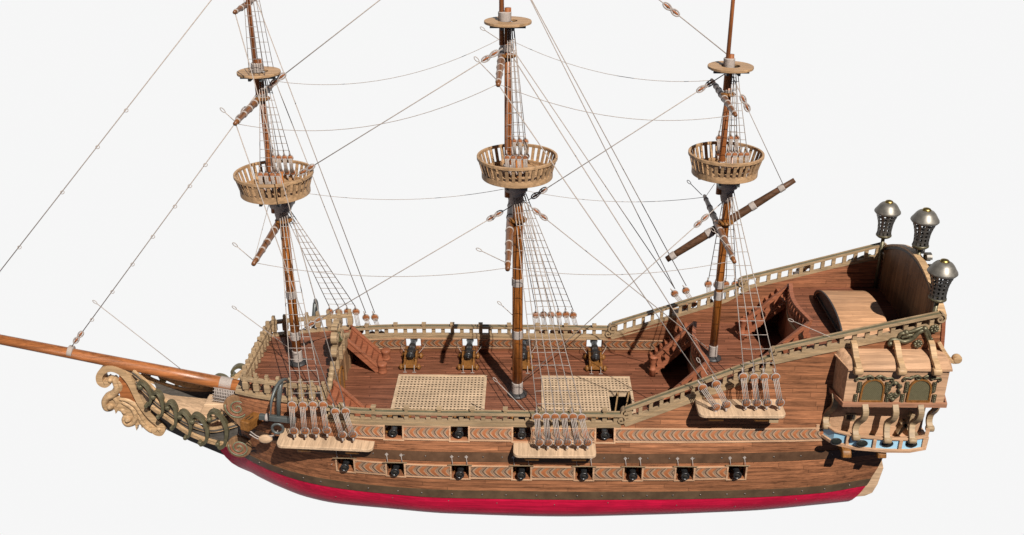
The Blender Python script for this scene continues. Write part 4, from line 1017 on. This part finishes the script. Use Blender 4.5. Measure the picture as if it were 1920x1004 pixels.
def lantern(x, y, z, zpost):
    """z = bottom of the cage"""
    o = MB(); o.tube([(x, y, zpost), (x, y, z+.05)], [.13, .11], 10); L_ = o.build('stern_lantern', M['bracket'], SHIP)
    q = MB(); q.lathe((x, y, z-.12), (0, 0, 1), [(.16, 0), (.36, .06), (.47, .16), (.47, .24), (.40, .28)], 20); q.build('lantern_foot', M['bronze'], L_)
    prof = [(.42, 0), (.40, .2), (.405, .45), (.43, .7), (.48, .95), (.56, 1.2), (.66, 1.45)]
    q = MB(); n = 11
    for k in range(n):
        a_ = 2*math.pi*k/n; q.sweep([(x+r*math.cos(a_), y+r*math.sin(a_), z+.12+h_) for r, h_ in prof], .125, .04, up=(math.cos(a_), math.sin(a_), 0))
    for r, h_ in ((.405, .02), (.40, .28), (.42, .52), (.44, .76), (.50, 1.0), (.57, 1.22)):
        q.sweep([(x+r*math.cos(2*math.pi*k/24), y+r*math.sin(2*math.pi*k/24), z+.12+h_) for k in range(24)], .05, .085, closed=True)
    q.build('lantern_cage', M['cage'], L_)
    q = MB(); q.lathe((x, y, z+1.5), (0, 0, 1), [(.62, 0), (.72, .03), (.79, .12), (.77, .2), (.66, .36), (.55, .54), (.44, .66), (.32, .72), (.24, .74)], 28); q.build('lantern_dome', M['steel'], L_)
    q = MB(); q.lathe((x, y, z+2.22), (0, 0, 1), [(.25, 0), (.25, .05), (.2, .12), (.1, .16), (.01, .17)], 18); q.build('lantern_finial', M['brass'], L_)
lantern(22.75, 4.55, 8.95, 5.4); lantern(22.75, -4.45, 9.0, 5.4); lantern(23.2, 0, 10.2, 7.5)
for s in (-1, 1):
    for (yy, zz_, r_) in ((.55, 9.75, .32), (1.25, 9.35, .3), (1.9, 8.9, .26)):
        q = MB(); pts = [V((23.5, s*(yy+lerp(r_, .05, i/18)*math.cos(2.4*math.pi*i/18)), zz_+lerp(r_, .05, i/18)*math.sin(2.4*math.pi*i/18))) for i in range(19)]; q.sweep(pts, .12, .3, up=(1, 0, 0)); q.build('stern_scroll', M['cage'], TRN)
# quarter gallery, both sides
def gallery(side):
    f = lambda p: V((p[0], -side*p[1], p[2])); FP = lambda L_: [f(p) for p in L_]
    yF = -6.15; zt = at(1690, 692, y=yF).z; zb = at(1690, 757, y=yF).z; xl = at(1588, 720, y=yF).x; xr = at(1776, 720, y=yF).x; xlt = at(1591, 692, y=yF).x; xlb = at(1580, 757, y=yF).x
    yh = lambda x, z: -hb(min(x, xt(z)), z)+.08
    zr = at(1680, 655, y=-4.8).z; xrl, xrr = at(1594, 654, y=-4.8).x, at(1758, 653, y=-4.8).x
    xf = xlt-.22   # where the bevel meets the planking
    pl = lambda z, e=0: [(xf-e, yh(xf, z), z), (xlt-e*.5, yF-e, z), (xr+e, yF-e, z), (xr+e+.35, yh(xr, z), z)]
    q = MB(); b_, t_ = pl(zb), pl(zt); n = 4
    q.add(FP(b_+t_), [(0, 1, 5, 4), (1, 2, 6, 5), (2, 3, 7, 6), (0, 3, 2, 1)])
    G = q.build('quarter_gallery', M['gall'], SHIP)
    q = MB(); tr_ = pl(zt, .06); rf = [(xrl-.5, yh(xrl, zr), zr), (xrl, -4.78, zr), (xrr, -4.78, zr), (xrr+.1, -4.7, zr)]
    rows_ = []
    for k in range(7):
        t = k/6; bz = .26*math.sin(math.pi*t); rows_ += [(lerp(p_[0], w_[0], t), lerp(p_[1], w_[1], t)-bz*.5*(.2 if i_ in (0, 3) else 1), lerp(p_[2], w_[2], t)+bz*.6) for i_, (p_, w_) in enumerate(zip(tr_, rf))]
    q.add(FP(rows_), [(4*k+j, 4*k+j+1, 4*k+j+5, 4*k+j+4) for k in range(6) for j in range(3)], True); q.add(FP(tr_), [(0, 1, 2, 3)]); q.build('gallery_roof', M['gall'], G)
    for z, h_, e in ((zt-.02, .1, .06), (zb+.0, .26, .12)):
        q = MB(); q.sweep(FP(pl(z, e)), .16, h_); q.build('cornice', M['gallery_trim'] if e == .12 else M['gall'], G)
    # roof brackets
    for px in (1604, 1684, 1749):
        a_, c_ = at(px-5, 640, y=-4.9), at(px, 688, y=yF-.12); c_ = V((c_.x, c_.y, c_.z)); q = MB()
        x = a_.x; q.sweep(FP([(x, -4.95, a_.z), (x, -5.2, a_.z-.08), (x, yF+.35, zt+.42), (x, yF-.05, zt+.28), (x, yF-.28, zt+.12)]), .32, .24, up=(0, 0, 1)); 
        q.lathe(f((x-.23, yF-.24, zt-.02)), (1, 0, 0), [(.2, 0), (.24, .08), (.24, .38), (.2, .46)], 12); q.build('roof_bracket', M['carve'], G, bevel=.02)
    # windows
    for px, py in ((1632, 730), (1720, 730)):
        c = at(px, 752, y=yF); o = arch(.53, 1.45); q = MB()
        q.prism(FP([(c.x+a_, yF-.02, c.z+b_) for a_, b_ in o]), FP([(c.x+a_, yF-.05, c.z+b_) for a_, b_ in o]))
        Wn = q.build('window', M['glass'], G)
        q = MB(); pth = [(c.x-.6, yF-.05, c.z-.03), (c.x-.58, yF-.05, c.z+.78)]+[(c.x-.58*math.cos(math.pi*k/10), yF-.05, c.z+.8+.58*math.sin(math.pi*k/10)) for k in range(1, 10)]+[(c.x+.58, yF-.05, c.z+.78), (c.x+.6, yF-.05, c.z-.03)]
        q.sweep(FP(pth), .1, .1, up=(0, 1, 0)); q.sweep(FP([(c.x-.62, yF-.06, c.z), (c.x+.62, yF-.06, c.z)]), .1, .14); q.build('window_frame', M['brown'], G)
        q = MB()
        for s in (-1, 1):
            for (z0_, z1_, dx) in ((.62, 1.22, .74), (-.12, .44, .86)): 
                q.slab([(c.x+s*dx-.1, c.z+z0_), (c.x+s*dx, c.z+z0_-.08), (c.x+s*dx+.1, c.z+z0_), (c.x+s*dx+.1, c.z+z1_), (c.x+s*dx-.1, c.z+z1_)], -side*(yF-.09), -side*(yF+.02))
                for k in range(5): q.ball(f((c.x+s*dx, yF-.09, lerp(c.z+z0_, c.z+z1_, (k+.5)/5))), .055, 8, 5)
            pts = [(c.x+s*.06, c.z+1.5), (c.x+s*.3, c.z+1.62), (c.x+s*.6, c.z+1.48), (c.x+s*.9, c.z+1.5), (c.x+s*1.02, c.z+1.4), (c.x+s*.96, c.z+1.3), (c.x+s*.86, c.z+1.36)]
            cp = cat([f((p[0], yF-.07, p[1])) for p in pts], 5); q.tube(cp, [.075-.035*i/(len(cp)-1) for i in range(len(cp))], 7)
            sp_ = spiral(c.x+s*.22, c.z+1.52, .17, 1.2, 0, s, -side*(yF-.08), 14, .04); q.tube(sp_, .036, 6)
            sp_ = spiral(c.x+s*.55, c.z+1.5, .13, 1.2, 0, -s, -side*(yF-.08), 14, .04); q.tube(sp_, .032, 6)
        q.build('window_ornament', M['bronze'], G)
    c = at(1675, 733, y=yF); q = MB()
    for s in (-1, 1):
        pts = [(0, .62), (.16*s, .5), (.3*s, .28), (.22*s, .12), (.34*s, -.1), (.22*s, -.34), (.05*s, -.5), (0, -.62)]
        cp = cat([f((c.x+a_, yF-.08, c.z+b_)) for a_, b_ in pts], 5); q.tube(cp, .06, 7)
        q.tube(spiral(c.x+s*.14, c.z-.22, .14, 1.2, math.pi/2, s, -side*(yF-.09), 14, .03), .05, 6); q.tube(spiral(c.x+s*.28, c.z+.32, .12, 1.2, math.pi, -s, -side*(yF-.09), 14, .03), .05, 6)
    q.ball(f((c.x, yF-.08, c.z-.5)), .13, 8, 6); q.ball(f((c.x, yF-.08, c.z+.52)), .12, 8, 6); q.build('crest', M['bronze'], G)
    # balcony below
    yB = -6.45; zB1 = at(1690, 824, y=yB).z; zB0 = at(1690, 843, y=yB).z; bx0, bx1 = at(1547, 820, y=-5.3).x, at(1747, 830, y=yB).x
    plan = [(bx0-.1, -5.0), (bx0+.35, -5.75), (bx0+1.4, -6.25), (bx0+3.0, yB-.02), (bx1-1.2, yB-.02), (bx1-.25, -6.2), (bx1+.25, -5.2)]
    q = MB(); q.plate([(x, -side*y) for x, y in plan]+[(bx1+.2, -side*4.3), (bx0, -side*4.3)], zB0+.02, zB0+.12); BC = q.build('balcony', M['gall'], SHIP)
    q = MB(); q.sweep([f((x, y, zB1+.05)) for x, y in plan], .22, .12); q.sweep([f((x, y, zB0-.04)) for x, y in plan], .26, .2); q.build('balcony_rail', M['gall'], BC, bevel=.02)
    q = MB(); q.sweep([f((x, y+.03, (zB0+zB1)/2)) for x, y in plan], .08, zB1-zB0); q.build('balcony_panel', M['blue'], BC)
    for px in (1569, 1616, 1664, 1709):
        z = (zB0+zB1)/2+.05; x = at(px, 829, y=yB).x; y = -6.47 if px > 1600 else -6.3
        q = MB(); q.lathe(f((x, y+.02, z)), (0, side, 0), [(.31, 0), (.33, .05), (.29, .07), (.27, .04)], 20); q.v = [(p[0]*1, p[1], z+(p[2]-z)*.72) for p in q.v]; po = q.build('porthole', M['collar'], BC)
        q = MB(); q.lathe(f((x, y+.02, z)), (0, side, 0), [(.29, 0), (.29, .045), (.1, .05)], 18); q.v = [(p[0], p[1], z+(p[2]-z)*.72) for p in q.v]; q.build('porthole_glass', M['portglass'], BC)
    for px in (1545, 1593, 1640, 1688, 1735):
        z = (zB0+zB1)/2; x = at(px, 829, y=yB).x; y = interp(x, plan)-.05; q = MB(); q.box((x-.09, -side*y-.06, zB0), (x+.09, -side*y+.06, zB1)); q.build('balcony_stile', M['gall'], BC)
    # S-shaped supports between balcony and gallery
    xs_b = [at(px, 815, y=-6.4).x for px in (1560, 1606, 1662, 1709, 1757)]
    for k, x in enumerate(xs_b):
        y = interp(x, [(p[0], p[1]) for p in plan]); y2 = max(y, yF-.05); dx = .22 if k < 4 else .05; h_ = zb-zB1
        pts = [(x+dx, y2-.05, zb+.02), (x+dx+.03, y2-.3, zb-.18*h_), (x+dx, y2-.22, zb-.38*h_), (x+dx*.4, y2+.12, zb-.62*h_), (x, y+.12, zb-.82*h_), (x, y-.12, zB1+.1), (x, y-.2, zB1-.02)]
        q = MB(); cp = cat([f(p) for p in pts], 5); q.sweep(cp, .33, .2, up=(0, side, .2)); q.lathe(f((x-.19, y-.12, zB1+.02)), (1, 0, 0), [(.15, 0), (.2, .05), (.2, .38), (.15, .43)], 10); q.build('gallery_support', M['rail'], BC, bevel=.02)
    for px in (1590, 1643, 1697):
        x = at(px, 772, y=yF+.1).x; q = MB(); a_ = -side*(yF+.3); b2 = -side*(yF-.1); q.box((x-.22, min(a_, b2), zb-.26), (x+.22, max(a_, b2), zb-.04)); q.build('corbel', M['rail'], G, bevel=.03)
    # wall behind the supports
    q = MB(); wp = [(bx0+.2, -5.0), (bx0+1.2, -5.25), (bx1-.9, -5.25), (bx1+.1, -4.7)]
    q.add([f((x, y, zB0+.1)) for x, y in wp]+[f((x, y, zb)) for x, y in wp], [(k, k+1, 5+k, 4+k) for k in range(3)]); q.build('gallery_wall', M['gall'], G)
    q = MB(); c = at(1595, 782, y=-5.28); q.box((c.x-.3, min(side*5.25, side*5.33), c.z-.22), (c.x+.3, max(side*5.25, side*5.33), c.z+.22)); wo = q.build('small_window', M['rail'], G)
    q = MB(); q.box((c.x-.22, min(side*5.3, side*5.345), c.z-.15), (c.x-.03, max(side*5.3, side*5.345), c.z+.15)); q.box((c.x+.03, min(side*5.3, side*5.345), c.z-.15), (c.x+.22, max(side*5.3, side*5.345), c.z+.15)); q.build('small_pane', M['dark'], G)
    for a_, b2 in (((1683, 812), (1712, 775)), ((1690, 790), (1718, 816))):
        q = MB(); q.sweep(FP([at(*a_, y=-5.45), at(*b2, y=-5.45)]), .2, .3, up=(0, 1, 0)); q.build('brace_board', M['rail'], G)
    # knees under the balcony
    for px in (1580, 1645):
        x = at(px, 852, y=-5.8).x; q = MB(); y0 = -hb(min(x, 21.5), zB0-.5)+.1
        q.sweep(FP(cat([(x, y0, zB0-.6), (x, -5.3, zB0-.42), (x, -5.9, zB0-.3), (x, -6.25, zB0-.35), (x, -6.4, zB0-.62)], 5)), .5, .36); q.build('balcony_knee', M['brown'], BC, bevel=.06)
    # carved scroll and rosettes above the roof
    o_ = lambda px, py: f(at(px, py, y=-4.86)); q = MB()
    for pts, r_ in (([(1668, 645), (1670, 638), (1680, 637), (1695, 641), (1710, 636), (1722, 624), (1733, 620), (1737, 628), (1742, 640), (1748, 634)], .12), ([(1684, 634), (1690, 626), (1700, 627), (1706, 633)], .1), ([(1700, 624), (1712, 621), (1722, 617), (1730, 614)], .1), ([(1728, 616), (1736, 617), (1742, 627), (1746, 638)], .1), ([(1690, 634), (1700, 630), (1712, 628)], .1)):
        cp = cat([o_(*p) for p in pts], 5); q.tube(cp, [r_*(1.2-.5*abs(2*i/(len(cp)-1)-1)) for i in range(len(cp))], 7)
    for px, py in ((1669, 645), (1699, 624), (1734, 617)): q.ball(o_(px, py), .17, 8, 6)
    q.build('carved_scroll', M['bronze'], SHIP)
    for px, py in ((1721, 645), (1752, 617)):
        c = o_(px, py); q = MB()
        for k in range(8): a_ = k*math.pi/4; q.ball((c.x+.17*math.cos(a_), c.y, c.z+.17*math.sin(a_)), .1, 8, 5)
        q.ball((c.x, c.y+side*.06, c.z), .1, 8, 6); q.build('rosette', M['bronze'], SHIP)
    return G
gallery(-1); gallery(1)
# edge of the stern with its bolts
for s in (-1, 1):
    q = MB(); q.sweep([(xt(z)-.02, s*(hb(xt(z), z)-.06), z) for z in (4.2, 5.2, 6.2, 7.2, 8.0)], .26, .2, up=(1, 0, 0)); q.build('stern_post', M['stair'], SHIP)
q = MB(); o = [at(px, py, y=0) for px, py in [(1641, 849), (1652, 860), (1655, 875), (1644, 905), (1634, 921), (1620, 927), (1590, 930), (1600, 860)]]
q.slab([(p.x, p.z) for p in o], -.2, .2); q.build('rudder', M['palex'], SHIP, bevel=.04)
# ------------------------------------------------------------------ cannons
def copy_tree(o, parent=None):
    c = o.copy(); COL.objects.link(c)
    if parent is not None: c.parent = parent
    for ch in list(o.children): copy_tree(ch, c)
    return c
CG = 'cannons of the gun decks'
def make_cannon():
    o = empty('cannon', (0, 0, 0), 'x', 'cannon', CG)
    zb = .78; q = MB(); q.lathe((0, -.62, zb), (0, 1, 0), [(a_, b_*.876) for a_, b_ in [(.02, -.22), (.07, -.2), (.09, -.13), (.06, -.06), (.12, -.03), (.23, 0), (.27, .05), (.27, .12), (.245, .14), (.245, .7), (.265, .72), (.265, .8), (.235, .82), (.215, 1.5), (.235, 1.52), (.235, 1.58), (.2, 1.6), (.185, 2.3), (.205, 2.38), (.25, 2.52), (.25, 2.62), (.225, 2.66), (.17, 2.66), (.165, 2.3)]], 24)
    q.tube([(-.42, .15, zb-.03), (.42, .15, zb-.03)], .075, 10); b_ = q.build('barrel', M['iron'], o)
    q = MB(); q.lathe((0, 1.712, zb), (0, 1, 0), [(.168, -.05), (.168, -.048)], 20); q.build('bore', M['dark'], b_)
    for s in (-1, 1):
        q = MB(); out = [(-1.15, .28), (-1.15, .42), (-.75, .45), (-.72, .6), (-.35, .62), (-.33, .78), (.05, .8), (.6, .84), (.72, .7), (.72, .28)]
        X = s*.36; q.prism([(X-.075, y, z) for y, z in out], [(X+.075, y, z) for y, z in out]); q.build('carriage_cheek', M['brown'], o, bevel=.03)
    q = MB(); q.box((-.3, -1.1, .3), (.3, .65, .42)); q.box((-.42, -1.2, .2), (.42, -.85, .36)); q.box((-.42, .35, .2), (.42, .6, .36)); q.tube([(-.62, -1.0, .2), (.62, -1.0, .2)], .07, 8); q.tube([(-.62, .48, .2), (.62, .48, .2)], .07, 8); q.build('carriage_bed', M['brown'], o, bevel=.02)
    for y in (-1.0, .48):
        for s in (-1, 1): q = MB(); q.lathe((s*.48, y, .2), (s, 0, 0), [(.12, 0), (.19, .01), (.2, .05), (.2, .15), (.14, .18), (.08, .19), (.07, .24)], 16); q.build('wheel', M['brown'], o)
    for s in (-1, 1):
        q = MB(); q.tube([(s*.3, -1.2, .45), (s*.3, -1.32, .12), (s*.3, -1.36, .02)], .025, 6); q.beam((s*.3-.12, -1.38, .015), (s*.3+.12, -1.38, .015), .05, .02); q.build('train_hook', M['lash'], o)
        q = MB(); q.tube([(s*.46, .3, .5), (s*.72, .8, .62), (s*.85, 1.3, .74)], .02, 5); q.build('breeching_rope', M['rope'], o)
    return o
C0 = make_cannon()
spots = []
ORD = ['first', 'second', 'third', 'fourth', 'fifth', 'sixth', 'seventh', 'eighth']
for i, p in enumerate(UPORT): spots.append((p, 3.95, 0.0, 0, 'black cannon on its carriage at the far rail, ' + ['nearest the forecastle stairs', 'just forward of the mainmast shadow', 'half hidden behind the mainmast', 'nearest the quarterdeck stairs'][i]))
for i, p in enumerate(UPORT): spots.append((p, -(hb(p, .75)-1.46), 0.0, math.pi, 'black cannon muzzle in the %s upper gun port from the bow, near side' % ORD[i]))
for i, p in enumerate(LPORT): spots.append((p, -(hb(p, -1.6)-1.38), -2.42, math.pi, 'black cannon muzzle in the %s lower gun port from the bow, near side' % ORD[i]))
for i, (x, y, z, rz, lb) in enumerate(spots):
    o = C0 if i == 0 else copy_tree(C0)
    o.location = (x, y, z); o.rotation_euler = (0, 0, rz); o['label'] = lb
# ------------------------------------------------------------------ camera, light, world
cam = bpy.data.cameras.new('camera'); co_ = bpy.data.objects.new('camera', cam); COL.objects.link(co_)
cam.sensor_width = 36; cam.lens = F/1920*36; cam.clip_end = 2000; cam.clip_start = .5
mw = Matrix((RGT, UPV, -FWD)).transposed().to_4x4(); mw.translation = CAMP; co_.matrix_world = mw; sc.camera = co_
D = V((-.46, 1.05, -1.2)).normalized()
li = bpy.data.lights.new('key_lamp', 'SPOT'); li.energy = 1.42e7; li.spot_size = math.radians(14); li.spot_blend = .1; li.shadow_soft_size = 1.6; li.color = (1.0, .955, .89)
lo_ = bpy.data.objects.new('key_lamp', li); COL.objects.link(lo_); lo_.location = -D*420; lo_.rotation_euler = D.to_track_quat('-Z', 'Y').to_euler()
la = bpy.data.lights.new('fill_lamp', 'AREA'); la.energy = 4600; la.size = 16; la.color = (1.0, .95, .9)
lf = bpy.data.objects.new('fill_lamp', la); COL.objects.link(lf); lf.location = (-47, -31, 9); lf.rotation_euler = (V((-14, -2, -1))-V(lf.location)).to_track_quat('-Z', 'Y').to_euler()
w = bpy.data.worlds.new('World'); sc.world = w; w.use_nodes = True; nt = w.node_tree; bg = nt.nodes['Background']
tc = nt.nodes.new('ShaderNodeTexCoord'); dt = nt.nodes.new('ShaderNodeVectorMath'); dt.operation = 'DOT_PRODUCT'; dt.inputs[1].default_value = tuple(FWD)
mr = nt.nodes.new('ShaderNodeMapRange'); mr.interpolation_type = 'SMOOTHSTEP'; mr.inputs[1].default_value = math.cos(math.radians(62)); mr.inputs[2].default_value = math.cos(math.radians(44))
mx = nt.nodes.new('ShaderNodeMix'); mx.data_type = 'RGBA'; mx.inputs[6].default_value = (.052, .066, .105, 1); mx.inputs[7].default_value = (.925, .925, .925, 1)
nt.links.new(tc.outputs['Generated'], dt.inputs[0]); nt.links.new(dt.outputs['Value'], mr.inputs[0]); nt.links.new(mr.outputs[0], mx.inputs[0]); nt.links.new(mx.outputs[2], bg.inputs[0]); bg.inputs[1].default_value = 1.0
sc.view_settings.view_transform = 'Standard'; sc.view_settings.look = 'None'; sc.view_settings.exposure = 0; sc.view_settings.gamma = 1
sc.cycles.use_denoising = True
